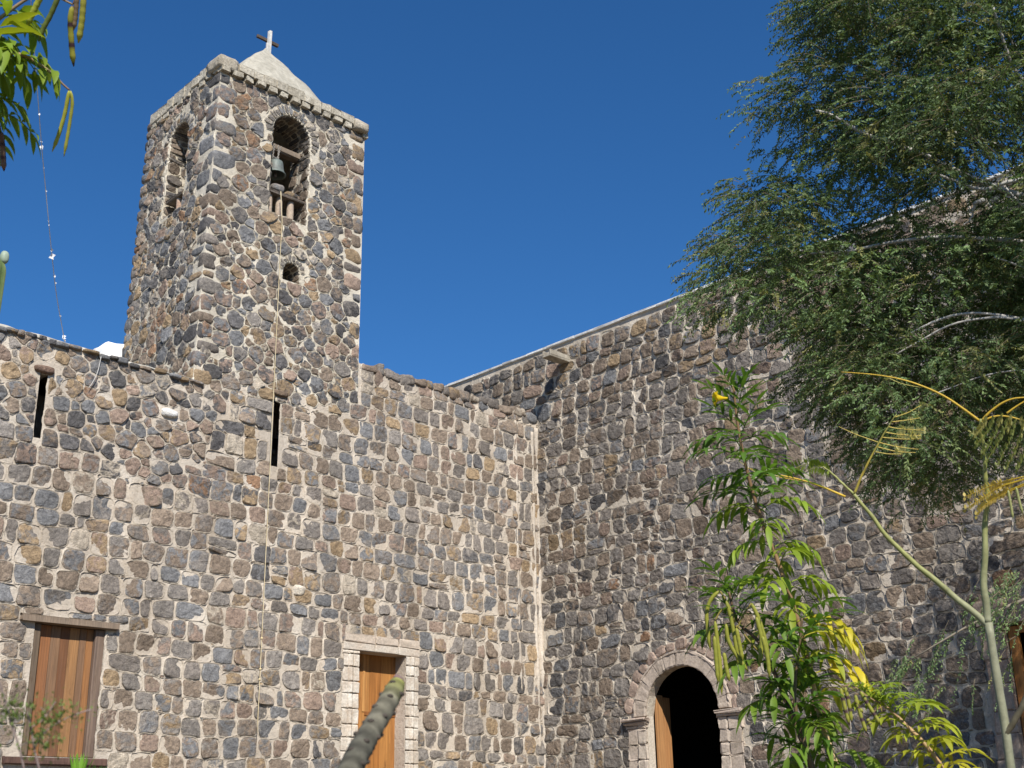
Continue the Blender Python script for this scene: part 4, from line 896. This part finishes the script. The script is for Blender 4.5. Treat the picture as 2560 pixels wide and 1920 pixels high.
# --- slender young tree with jointed green stems
D7 = 3.5
yt = thing("young_tree", "slender jointed yellow-green sapling with dry golden leaf stalks at right", "tree", (0, 0, 0))
def dpx(pts, d=D7): return px([(x*K, y*K) for x, y in pts], d)
GS = (.25, .255, .07); GS2 = (.34, .34, .13); GY = (.50, .33, .035)
def jointed(pts, r0, r1, n, name, ca=GS, cb=GS2, old=None):
    P = smooth(pts, n); t = np.linspace(0, 1, n); R = (r0+(r1-r0)*t)*(1+.10*np.maximum(0, np.cos(t*n*.9))**6); P = P+.0022*np.stack([np.sin(t*31), np.cos(t*27), 0*t], 1)*np.clip(r0/.012, .1, 1)
    s_ = MB(); s_.tube(P, R, 9, (np.repeat([ca], n, 0) if old is None else np.array([lerp(old, ca, min(1, x*1.8)) for x in t]))*(1-.38*(np.cos(t*n*.9) > .93))[:, None]*(1+.10*vnoise(np.stack([t*40, t*0, t*0], 1)))[:, None], cb if old is None else np.array([lerp(np.array(old)*1.25, cb, min(1, x*1.8)) for x in t]), bump=.03); s_.build(name, STEM, yt); return P
tb = dpx([(2188, 1740), (2182, 1659), (2172, 1580), (2160, 1480), (2148, 1400), (2135, 1345)]); b0 = tb[0]
jointed(np.vstack([[b0[0]+.02, b0[1], gs(b0[0], b0[1])-.05], tb]), .0165, .0105, 60, "trunk", (.215, .215, .135), (.28, .275, .18))
jointed(dpx([(2135, 1345), (2125, 1280), (2127, 1200), (2128, 1130), (2134, 1070), (2127, 1000), (2122, 940), (2118, 905)]), .0100, .004, 60, "branch", old=(.215, .215, .135))
jointed(dpx([(2137, 1352), (2075, 1300), (2010, 1245), (1950, 1195), (1900, 1140), (1865, 1090), (1845, 1068)]), .0092, .0045, 50, "branch", old=(.215, .215, .135))
jointed(dpx([(1845, 1068), (1820, 1045), (1797, 1022), (1778, 1008)]), .0038, .0022, 16, "branch"); jointed(dpx([(1845, 1068), (1860, 1030), (1880, 990), (1905, 945), (1925, 910), (1937, 895)]), .0038, .0014, 24, "branch", GY, GS)
jointed(dpx([(2240, 1440), (2212, 1520), (2185, 1568), (2172, 1588)], (D7-.03, D7)), .006, .0085, 20, "branch", (.09, .08, .05), (.13, .11, .07))
OX, OY, SC = 2050, 900, .3617
def tw(pts, r=.0016, ca=GY, n=24): return MB(), smooth(px(pts, D7, OX, OY, SC), n)
def twig(pts, r0=.0026, r1=.0008, ca=GY, name="leaf_stalk"):
    P = smooth(px(pts, D7, OX, OY, SC), 26); s_ = MB(); s_.tube(P, np.linspace(r0, r1, 26), 6, ca, np.array(ca)*1.2); s_.build(name, STEM, yt); return P
twig([(1115, 430), (960, 315), (840, 235), (720, 185), (600, 140), (440, 108), (290, 92), (145, 83)], .0036, .0009); twig([(440, 108), (560, 165), (710, 192)], .0011, .0007, (.40, .36, .10))
twig([(1120, 420), (1160, 370), (1250, 300), (1330, 265), (1480, 255)], .0036, .0015); twig([(1290, 370), (1350, 325), (1480, 245)], .003, .001)
twig([(175, 945), (-10, 865), (-140, 825), (-300, 790), (-420, 770), (-520, 740)], .0034, .0008); twig([(-140, 825), (-300, 800), (-440, 785), (-560, 700)], .0012, .0006, (.45, .38, .12)); twig([(-60, 850), (-220, 820), (-400, 790)], .0012, .0006)
def beads(P, t0, t1, n, L, W, ca, cb, mb):
    for t in np.linspace(t0, t1, n):
        p = P[int(t*(len(P)-1))]; q = P[min(len(P)-1, int(t*(len(P)-1))+1)]; d = unit(q-p+1e-9)
        for sg in (-1, 1):
            o = unit(UP*sg+d*.4+VF*rng.normal(0, .3)); blade(mb, p, o, L*rng.uniform(.8, 1.2), W, .3, np.array(ca)*rng.uniform(.8, 1.2), cb, 3, .1)
sd_i = 0
for pts, cl_ in (([(520, 395), (620, 360), (700, 310)], None), ([(500, 428), (630, 412), (690, 400)], (.58, .72, 3)), ([(475, 462), (540, 475), (725, 487)], (.28, 1, 16)), ([(455, 500), (540, 515), (700, 525)], (.33, .97, 15)), ([(430, 535), (580, 548), (700, 545)], None),
                 ([(410, 570), (530, 600), (680, 618)], (.42, .66, 6)), ([(395, 600), (530, 635), (660, 640)], (.5, .66, 4)), ([(385, 635), (470, 650), (560, 650)], None), ([(400, 568), (240, 512), (130, 460)], (.55, .64, 3))):
    P = twig(pts, .0013, .0007, (.55, .42, .10));
    if cl_: sd = MB(); beads(P, cl_[0], cl_[1], cl_[2], .011, .008, (.60, .56, .24), (.66, .62, .32), sd); sd.build("dry_leaflets", LEAF, yt)
gl = MB()
twig([(1110, 432), (1200, 385), (1300, 388), (1480, 440)], .003, .0015)
for a, b_ in (((1160, 400), (1065, 520)), ((1215, 385), (1075, 590)), ((1260, 385), (1120, 650)), ((1310, 390), (1150, 700)), ((1360, 402), (1220, 730)), ((1420, 422), (1280, 760)), ((1470, 440), (1360, 760)), ((1240, 385), (1230, 450)), ((1300, 388), (1300, 480)), ((1370, 405), (1390, 520))):
    m_ = ((a[0]+b_[0])/2+25, (a[1]+b_[1])/2-15); P = smooth(px([a, m_, b_], D7-.03, OX, OY, SC), 26); gl.tube(P, .0007, 4, (.40, .34, .10))
    beads(P, .12, 1, 17, .013, .0065, (.13, .19, .04) if b_[1] > 540 else (.42, .38, .14), (.28, .28, .09), gl)
for i, L_ in enumerate(([(1480, 790), (1250, 842), (1000, 945)], [(1480, 805), (1230, 880), (1050, 1000), (1005, 1030)], [(1480, 825), (1250, 925), (1110, 1020), (1080, 1075)], [(1480, 840), (1290, 915), (1160, 985)], [(1470, 800), (1320, 850), (1180, 880)])):
    P = smooth(px(L_, D7-.04, OX, OY, SC), 30); gl.tube(P, np.linspace(.0022, .0007, 30), 5, (.50, .36, .03)); beads(P, .45, 1, 16, .013, .008, (.58, .46, .14), (.52, .40, .12), gl)
P = smooth(dpx([(1778, 1008), (1745, 1002), (1705, 1016)]), 24)
for off in (0, 1):
    Pf = smooth(dpx([(1784, 1010), (1745, 1000+off*6), (1702, 1018)]) if off == 0 else dpx([(1797, 1022), (1775, 1006), (1750, 1012)]), 30); gl.tube(Pf, .0009, 4, (.3, .33, .05)); beads(Pf, .1, 1, 22, .022, .005, (.20, .28, .04), (.28, .34, .05), gl)
gl.build("foliage", LEAF, yt)
for pp in ([(1300, 900), (1318, 1000), (1335, 1100)], [(1355, 880), (1378, 980), (1402, 1062)]): pod(yt, px(pp, D7-.05, OX, OY, SC), .0035, (.30, .31, .10), (.36, .36, .16))

# --- frangipani branch end close to the camera
pl = thing("frangipani_branch", "thick blunt grey-green branch end with leaf scars in front of the plank door", "branch", (0, 0, 0))
OX, OY, SC = 840, 1640, .1688
PP = smooth(px([(905, 405), (850, 545), (735, 745), (600, 975), (450, 1220), (310, 1480), (180, 1760), (60, 2050)], (1.22, 1.05), OX, OY, SC), 70); n_ = 70; t = np.linspace(0, 1, n_)
R = np.interp(t, [0, .03, .1, .25, .6, 1], [.0055, .0078, .0088, .0092, .0100, .0112])*(1+.008*np.sin(t*60)+.012*np.sin(t*23)+.010*np.sin(t*41+1))
base_ = PP[-1]; PQ = np.vstack([PP, smooth([base_, base_+np.array([-.05, -.02, -.15]), [base_[0]-.1, base_[1], .5], [base_[0]-.1, base_[1], gs(base_[0], base_[1])-.05]], 12)[1:]]); RQ = np.concatenate([R, np.linspace(.0112, .025, 11)])
tcol = np.concatenate([t, np.ones(11)]); c1 = np.array([lerp((.22, .23, .065), (.135, .128, .10), min(1, x*4)) for x in tcol]); c1 = c1*(.78+.22*np.sin(tcol*60)[:, None])*np.where(tcol > .55, .75, 1)[:, None]
s_ = MB(); s_.tube(PQ, RQ, 16, c1, np.clip(c1*1.5, 0, 1)*np.array([1.05, 1, .9]), bump=.035); 
for i in range(26):
    k = int(3+i*2.1); a_ = i*2.4; T_ = unit(PP[k+1]-PP[k]); u_ = unit(np.cross(T_, [0, 0, 1])); w_ = np.cross(T_, u_); block_stone(s_, PP[k]+(u_*math.cos(a_)+w_*math.sin(a_))*R[k]*.93, (.0030, .0030, .0022), col=(.075, .062, .05), pw=2.2, amp=.0004)
s_.build("stem", BARK, pl)
s_ = MB(); bt = px([(915, 440), (925, 390), (905, 330), (890, 270)], 1.22, OX, OY, SC); s_.tube(smooth(bt, 10), np.array([.0058, .0064, .0066, .006, .0055, .005, .0044, .0036, .0026, .0008]), 9, (.16, .10, .095), (.22, .15, .14)); s_.build("leaf_bud", BARK, pl)

# --- weed, spiky seedlings, cactus at the left edge
wd = thing("weed", "thin twiggy weed with tiny green leaves in front of the shuttered window", "weed", (0, 0, 0))
OX, OY, SC = 0, 1620, .1808; DW = 1.0; lw_ = MB(); sw = MB()
for pts, dens, r_ in (([(-60, 300), (60, 700), (140, 1000), (260, 1350), (340, 1700)], .12, .0012), ([(560, 1750), (470, 1380), (430, 1100), (380, 880)], .5, .0013), ([(470, 1400), (620, 1150), (800, 1030), (1000, 930), (1260, 850)], 1, .0008), ([(430, 1250), (560, 1280), (660, 1390)], .9, .0007), ([(430, 1100), (600, 1000), (770, 740)], 1, .0007),
                     ([(600, 1160), (700, 1200), (640, 1320)], 1, .0006), ([(60, 700), (150, 820), (280, 960)], 1, .0007), ([(90, 800), (20, 880), (-40, 990)], 1, .0007), ([(140, 1000), (220, 900), (260, 850)], 1, .0006), ([(600, 1000), (640, 900), (560, 820)], .9, .0006), ([(800, 1030), (880, 880), (860, 800)], .9, .0006), ([(260, 1350), (420, 1300), (520, 1250)], .6, .0007)):
    P = smooth(px(pts, DW, OX, OY, SC), 30); sw.tube(P, r_*.62, 5, (.20, .15, .15), (.26, .2, .18))
    for _ in range(int(60*dens)): p = P[rng.integers(4, 30)]+rng.normal(0, .005, 3); blade(lw_, p, rng.normal(0, 1, 3), rng.uniform(.003, .0055), .0022, .3, (.13, .19, .05), (.18, .24, .07), 2)
fw = px([(560, 1750)], DW, OX, OY, SC)[0]; fz = gs(fw[0], fw[1]); sw.tube([fw, fw+np.array([0, 0, -.4]), [fw[0], fw[1], fz-.03]], .0022, 6, (.2, .15, .14)); f9 = px([(340, 1700)], DW, OX, OY, SC)[0]; sw.tube([f9, fw+np.array([0, 0, -.35])], .0016, 6, (.2, .15, .14))
sw.build("stem", BARK, wd); lw_.build("foliage", LEAF, wd)
for lab, bx, topy, c, nb in (("bright green spiky tuft of narrow leaves below the shuttered window", 1062, 1400, (.20, .36, .05), 26), ("dark green spiky tuft of narrow leaves right of the bright one", 1345, 1570, (.06, .14, .03), 16)):
    tp = thing("spiky_plant", lab, "plant", (0, 0, 0), "spiky seedlings at the window foot"); m_ = MB(); D8 = 4.2
    b0 = px([(bx, 1930)], D8, OX, OY, SC)[0]; top_ = px([(bx, topy)], D8, OX, OY, SC)[0]; Hh = top_[2]-b0[2]
    for i in range(nb):
        a = rng.uniform(0, 6.28); sp_ = rng.uniform(.02, .42); blade(m_, b0+np.array([math.cos(a), math.sin(a), 0])*.008, np.array([math.cos(a)*sp_, math.sin(a)*sp_, 1]), Hh*rng.uniform(.75, 1.0), .012, .12*sp_, np.array(c)*rng.uniform(.7, 1.3), np.array(c)*1.3, 4, .3)
    m_.build("foliage", LEAF, tp); s_ = MB(); s_.tube([b0, [b0[0], b0[1], gs(b0[0], b0[1])-.03]], [.012, .022], 8, (.2, .15, .09)); s_.build("stem", BARK, tp)
ct = thing("cactus", "ribbed green column cactus at the left edge of the view", "cactus", (0, 0, 0)); m_ = MB(); D9 = 5.0
tp_ = px([(-22, 640)], D9)[0]; r0 = .060; zs = np.concatenate([np.linspace(gs(tp_[0], tp_[1])-.05, tp_[2]-.07, 60), tp_[2]-.07+.07*np.sin(np.linspace(.2, 1.45, 8))]); Vc = []; nr = 45
for i, z in enumerate(zs):
    e = max(0, (z-(tp_[2]-.07))/.07); rr = r0*math.sqrt(max(.0, 1-e*e*.97))*(1+.03*math.sin(z*9))
    for j in range(nr): a = 2*math.pi*j/nr; r_ = rr*(1-.16*(1-abs(math.cos(4.5*a)))**.8); Vc.append((tp_[0]+r_*math.cos(a), tp_[1]+r_*math.sin(a), z))
ribc = np.tile(np.array([lerp((.10, .15, .05), (.24, .28, .12), abs(math.cos(4.5*2*math.pi*j/nr))**6) for j in range(nr)]), (len(zs), 1))
m_.add(Vc, np.array([[i*nr+j, i*nr+(j+1) % nr, (i+1)*nr+(j+1) % nr, (i+1)*nr+j] for i in range(len(zs)-1) for j in range(nr)]), ribc, ribc*1.2); m_.add(Vc[-nr:], np.arange(nr)[None], (.3, .34, .2)); m_.build("stem", STEM, ct)
s_ = MB(); block_stone(s_, (tp_[0]+.038, tp_[1]-.03, tp_[2]-.005), (.016, .016, .026), col=(.33, .40, .30), pw=2.3, amp=.002); s_.build("bud", STEM, ct)

# --- wires
gw = thing("guy_wire", "thin wire with white scraps rising from the left parapet into the sky", "wire", (0, 0, 0))
wp = [(74, -120), (77, 0), (81, 65), (90, 180), (98, 288), (104, 366), (112, 450), (122, 560), (131, 650), (141, 740), (152, 800), (163, 862)]
WP = np.array([on_y(x/K, y/K, Y) for (x, y), Y in zip(wp, np.linspace(-3.6, .25, len(wp)))]); WS = smooth(WP, 60)
s_ = MB(); s_.tube(WS, .006, 5, (.62, .62, .64)); s_.build("wire", CLOTH, gw)
for (y, sz) in ((70, .055), (95, .04), (285, .02), (355, .025), (368, .05), (420, .015), (478, .02), (553, .015), (562, .015), (625, .035), (640, .05), (650, .02), (690, .028), (708, .028), (790, .02), (842, .05), (852, .035), (860, .03)):
    xx = np.interp(y, [b for a, b in wp], [a for a, b in wp]); YY = np.interp(y, [b for a, b in wp], np.linspace(-3.6, .25, len(wp))); p = on_y(xx/K, y/K, YY)
    s_ = MB(); n_ = 4
    V = np.array([p+np.array([math.cos(a), .2*math.sin(a*2), 0])*sz*.78*w+np.array([0, 0, -1])*sz*.78*h for a, w, h in ((0, .1, -.9), (.3, 1, -.5), (.6, .8, .3), (.2, .3, 1.0), (3.2, .5, .6), (2.9, .6, -.4))])+rng.normal(0, sz*.2, (6, 3))
    s_.add(V, np.array([[0, 1, 2, 5], [5, 2, 3, 4]]), (.82, .82, .82)); s_.build("scrap", CLOTH, gw)
s_ = MB(); s_.tube(smooth(np.array([on_y((x*.3857)/K, (780+y*.3857)/K, -.07) for x, y in ((655, 290), (640, 370), (612, 440), (575, 492))]), 16), .0055, 5, (.60, .58, .54)); tag(s_.build("loose_wire", CLOTH), "short pale loose wire dangling on the wall below the parapet", "wire")

# --- the big feathery tree at the right
tr = thing("mesquite_tree", "large spreading feathery tree with grey limbs overhanging the nave wall at right", "tree", (-5.5, -14.2, 1.0))
TB = np.array([-5.6, -14.3, 0]); TB[2] = gs(TB[0], TB[1])-.1
GR = (.40, .38, .35); GR2 = (.30, .28, .25)
s_ = MB(); trunk_p = smooth([TB, TB+np.array([-.05, .1, 1.2]), TB+np.array([-.25, .3, 2.6]), TB+np.array([-.5, .6, 4.2]), TB+np.array([-.8, .9, 6.0])], 30); s_.tube(trunk_p, np.linspace(.26, .13, 30), 14, GR2, GR, bump=.04); s_.build("trunk", BARK, tr)
fork = trunk_p[16]; fork2 = trunk_p[-1]
C7 = lambda x, y: ((1650+.4219*x), (.4219*y)); C8 = lambda x, y: (1650+.4219*x, 600+.4219*y)
limbs = [([C7(2300, 900), C7(2157, 880), C7(1990, 845), C7(1900, 840), C7(1850, 820), C7(1700, 760)], 10.6, .05, fork2), ([C7(2300, 780), C7(2157, 700), C7(2080, 650), C7(2000, 570), C7(1880, 500)], 10.8, .045, fork2), ([C7(2300, 640), C7(2140, 560), C7(2060, 390), C7(2030, 200), C7(1980, 20)], 10.6, .045, fork2),
         ([C7(2300, 700), C7(2157, 470), C7(2090, 300), C7(1950, 60), C7(1850, -60)], 11.2, .05, fork2), ([C7(2300, 1200), C7(2000, 1130), C7(1870, 1080), C7(1740, 1020), C7(1600, 950), C7(1480, 925), C7(1320, 860), C7(1150, 780), C7(1040, 700), C7(950, 690)], 10.4, .055, fork2),
         ([C7(2300, 1020), C7(2157, 1060), C7(2080, 1090), C7(1950, 1130), C7(1900, 1160), C7(1840, 1120), C7(1740, 1090), C7(1600, 1070)], 10.0, .045, fork2), ([C7(2300, 1300), C7(2157, 1230), C7(2100, 1190), C7(2040, 1150)], 9.8, .03, fork2),
         ([C7(2300, 1480), C7(2000, 1430), C7(1750, 1410), C7(1500, 1390), C7(1300, 1420), C7(1100, 1470), C7(1020, 1495), C7(880, 1480)], 10.2, .045, fork), ([C7(2300, 1620), C7(2157, 1570), C7(2060, 1530), C7(1980, 1500)], 9.8, .03, fork),
         ([C8(2300, 470), C8(2000, 430), C8(1850, 425), C8(1700, 440), C8(1580, 520), C8(1450, 580)], 9.9, .035, fork), ([C8(2200, 470), C8(1900, 450), C8(1700, 510), C8(1600, 545), C8(1400, 640)], 9.8, .028, fork), ([C7(1900, 1160), C7(1870, 1230), C7(1860, 1280), C7(1760, 1330)], 9.95, .02, None),
         ([C8(2300, 800), C8(2100, 760), C8(1950, 800), C8(1750, 870), C8(1600, 920)], 9.7, .02, fork)]
for pts, d, r_, f in limbs:
    P = px(pts, d-.35); P[:, :] += rng.normal(0, .03, P.shape)
    if f is not None: P = np.vstack([f, (f+P[0])/2+np.array([0, 0, .25]), P])
    P = smooth(P, 60); P = P+.02*np.stack([vnoise(np.stack([np.linspace(0, 14, 60), np.full(60, q+.5), np.full(60, d)], 1)) for q in range(3)], 1)
    s_ = MB(); s_.tube(P, np.linspace(r_*.85, r_*.2, 60), 8, GR, (.50, .48, .45), bump=.05); s_.build("branch", BARK, tr)
poly = np.array([(1800, -150), (1775, 30), (1735, 90), (1770, 130), (1720, 200), (1665, 245), (1735, 290), (1665, 335), (1700, 380), (1610, 420), (1640, 460), (1550, 520), (1610, 560), (1530, 605), (1555, 650), (1540, 690), (1620, 675), (1700, 700), (1760, 700), (1790, 770), (1745, 830), (1800, 890), (1830, 950), (1900, 1030), (1960, 990), (2010, 1060), (2070, 1030), (2100, 960), (2160, 930), (2260, 980), (2420, 900), (2500, 200), (2450, -250)], float)
holes = [np.array([(1950, 460), (1990, 400), (2080, 390), (2200, 360), (2215, 420), (2120, 440), (2050, 480), (1985, 500)], float), np.array([(1800, 430), (1860, 410), (1900, 430), (1850, 470)], float), np.array([(2120, 270), (2215, 290), (2215, 340), (2120, 330)], float), np.array([(1700, 330), (1720, 310), (1750, 330), (1725, 345)], float), np.array([(1640, 700), (1760, 705), (1765, 790), (1700, 760)], float)]
def inside(p, g):
    x, y = p; r = False; j = len(g)-1
    for i in range(len(g)):
        if (g[i][1] > y) != (g[j][1] > y) and x < (g[j][0]-g[i][0])*(y-g[i][1])/(g[j][1]-g[i][1])+g[i][0]: r = not r
        j = i
    return r
sprays = []                              # (origin, outward direction, size)
lo, hi = poly.min(0), poly.max(0); ncl = 0; centres = []
while ncl < 640:
    p = rng.uniform(lo, hi)
    if not inside(p, poly): continue
    if any(inside(p, g) for g in holes) and rng.random() < .82: continue
    if p[1] > 900 and p[0] > 2000 and rng.random() < .45: continue
    ncl += 1; c = at(p[0], p[1], 10.6+rng.normal(0, .8)-.0006*(p[1]-400)); rr = rng.uniform(.22, .42); tone_ = rng.choice([.72, .9, 1.05, 1.3]); tilt = rng.normal(0, .25, 2)
    hole_near = min(np.hypot(*(p-g.mean(0))) for g in holes) < 75
    for _ in range(8 if hole_near else 27):       # flattened leafy pads
        v = unit(rng.normal(0, 1, 3))*rr*rng.uniform(.15, 1.0)**.55; v[2] = v[2]*.42+v[0]*tilt[0]+v[1]*tilt[1]; o = c+v
        sprays.append((o, unit(v*np.array([1, 1, .6]))+np.array([0, 0, -.05])-VR*.3-UP*.1, rng.uniform(.12, .24), tone_))
for tip, frm in (((1690, 88), (1790, 95)), ((1640, 242), (1740, 225)), ((1645, 335), (1730, 300)), ((1578, 408), (1680, 425)), ((1512, 525), (1610, 500)), ((1503, 602), (1600, 575)), ((1520, 690), (1600, 640)), ((1592, 705), (1650, 640)), ((1770, 5), (1850, 20)), ((1735, 760), (1830, 700)), ((1880, 1045), (1910, 960)), ((2010, 1070), (2020, 990)), ((1765, 870), (1840, 820))):
    a = at(*frm, 10.4); b_ = at(*tip, 10.4)
    for t in np.linspace(0, 1, 15): sprays.append((a+(b_-a)*t+rng.normal(0, .06*(1.3-t), 3), unit(b_-a)+np.array([0, 0, -.3])+rng.normal(0, .4, 3), rng.uniform(.10, .20), 1.15))
def off_clump(c, rr, n):
    for _ in range(n): o = np.array(c)+unit(rng.normal(0, 1, 3))*rr*rng.random()**.5; sprays.append((o, rng.normal(0, .5, 3)+np.array([0, 0, -.5]), rng.uniform(.2, .36), 1.0))
for _ in range(380): off_clump(np.array([rng.uniform(-4.2, -1.3), rng.uniform(-15.5, -10.9), rng.uniform(5.4, 8.3)]), .45, 26)     # crown over the side door, right of the view
for x, y, n in ((2150, 1290, 9), (2190, 1240, 8), (2185, 1330, 8), (2120, 1330, 5), (2170, 1420, 6), (1985, 1440, 7), (2020, 1400, 5), (1940, 1455, 5), (1990, 1490, 4), (2060, 1360, 4), (2075, 1475, 3), (1960, 1420, 4), (2210, 1290, 8)):
    for _ in range(n): sprays.append((at(x+rng.normal(0, 18), y+rng.normal(0, 16), 6.4+rng.normal(0, .15)), -VR*.6+np.array([0, 0, -.9])+rng.normal(0, .3, 3), rng.uniform(.09, .15), 1.2))
def leaf_cloud(sprays, name, mats, parent, near=False, pairs=(10, 17), lw=(.034, .0120)):
    Vs = []; Cs = []; Tw = MB()
    for o, d, L, tn in sprays:
        d = unit(d); kk = .58 if tn == 1.2 else 1.0; n = int(rng.integers(*pairs)/kk**.7); t = (np.arange(n)+.5)/n; bend = .55*L; P = o+d*L*t[:, None]+DOWN*(bend*t[:, None]**2*.7)
        tan = unit_rows(d*L+DOWN*(bend*1.4*t[:, None])); s_ = np.cross(tan, DOWN+rng.normal(0, .25, 3)); s_ = unit_rows(s_)
        tone = tn*rng.uniform(.8, 1.2); ye = rng.random()
        col = lerp((.105, .155, .060), (.23, .21, .075), .7 if ye < .07 else (.2 if ye < .22 else 0))*tone
        for sg in (-1, 1):
            dirv = unit_rows(tan*.55+s_*sg*.8+rng.normal(0, .35, (n, 3))+DOWN*.35); wv = unit_rows(np.cross(dirv, rng.normal(0, 1, (n, 3)))); l = kk*lw[0]*rng.uniform(.7, 1.25, (n, 1)); w = kk*lw[1]*rng.uniform(.8, 1.2, (n, 1))
            V = np.stack([P, P+dirv*l*.5+wv*w*.5, P+dirv*l, P+dirv*l*.5-wv*w*.5], 1); Vs.append(V.reshape(-1, 3)); Cs.append(np.repeat(col[None]*rng.uniform(.8, 1.2, (n, 1)), 4, 0))
        if rng.random() < .5: Tw.tube(np.vstack([o-d*L*.3, P[::3]]), .0022, 3, (.16, .13, .09), cap=False)
    V = np.concatenate(Vs); C = np.concatenate(Cs); m_ = MB(); m_.add(V, np.arange(len(V)).reshape(-1, 4), C, np.clip(C*1.35, 0, 1)); m_.build(name, mats, parent); Tw.build("twigs", BARK, parent)
def unit_rows(v): return v/(np.linalg.norm(v, axis=-1, keepdims=True)+1e-12)
leaf_cloud(sprays, "crown", FINE, tr)
s_ = MB(); P = smooth(np.vstack([fork+np.array([0, 0, -.6]), at(2420, 1240, 7.4), at(2212, 1285, 6.5), at(2120, 1320, 6.4), at(2040, 1375, 6.4), at(1960, 1430, 6.4)]), 40); s_.tube(P, np.linspace(.05, .003, 40), 6, (.2, .17, .13), (.25, .21, .16)); s_.build("branch", BARK, tr)
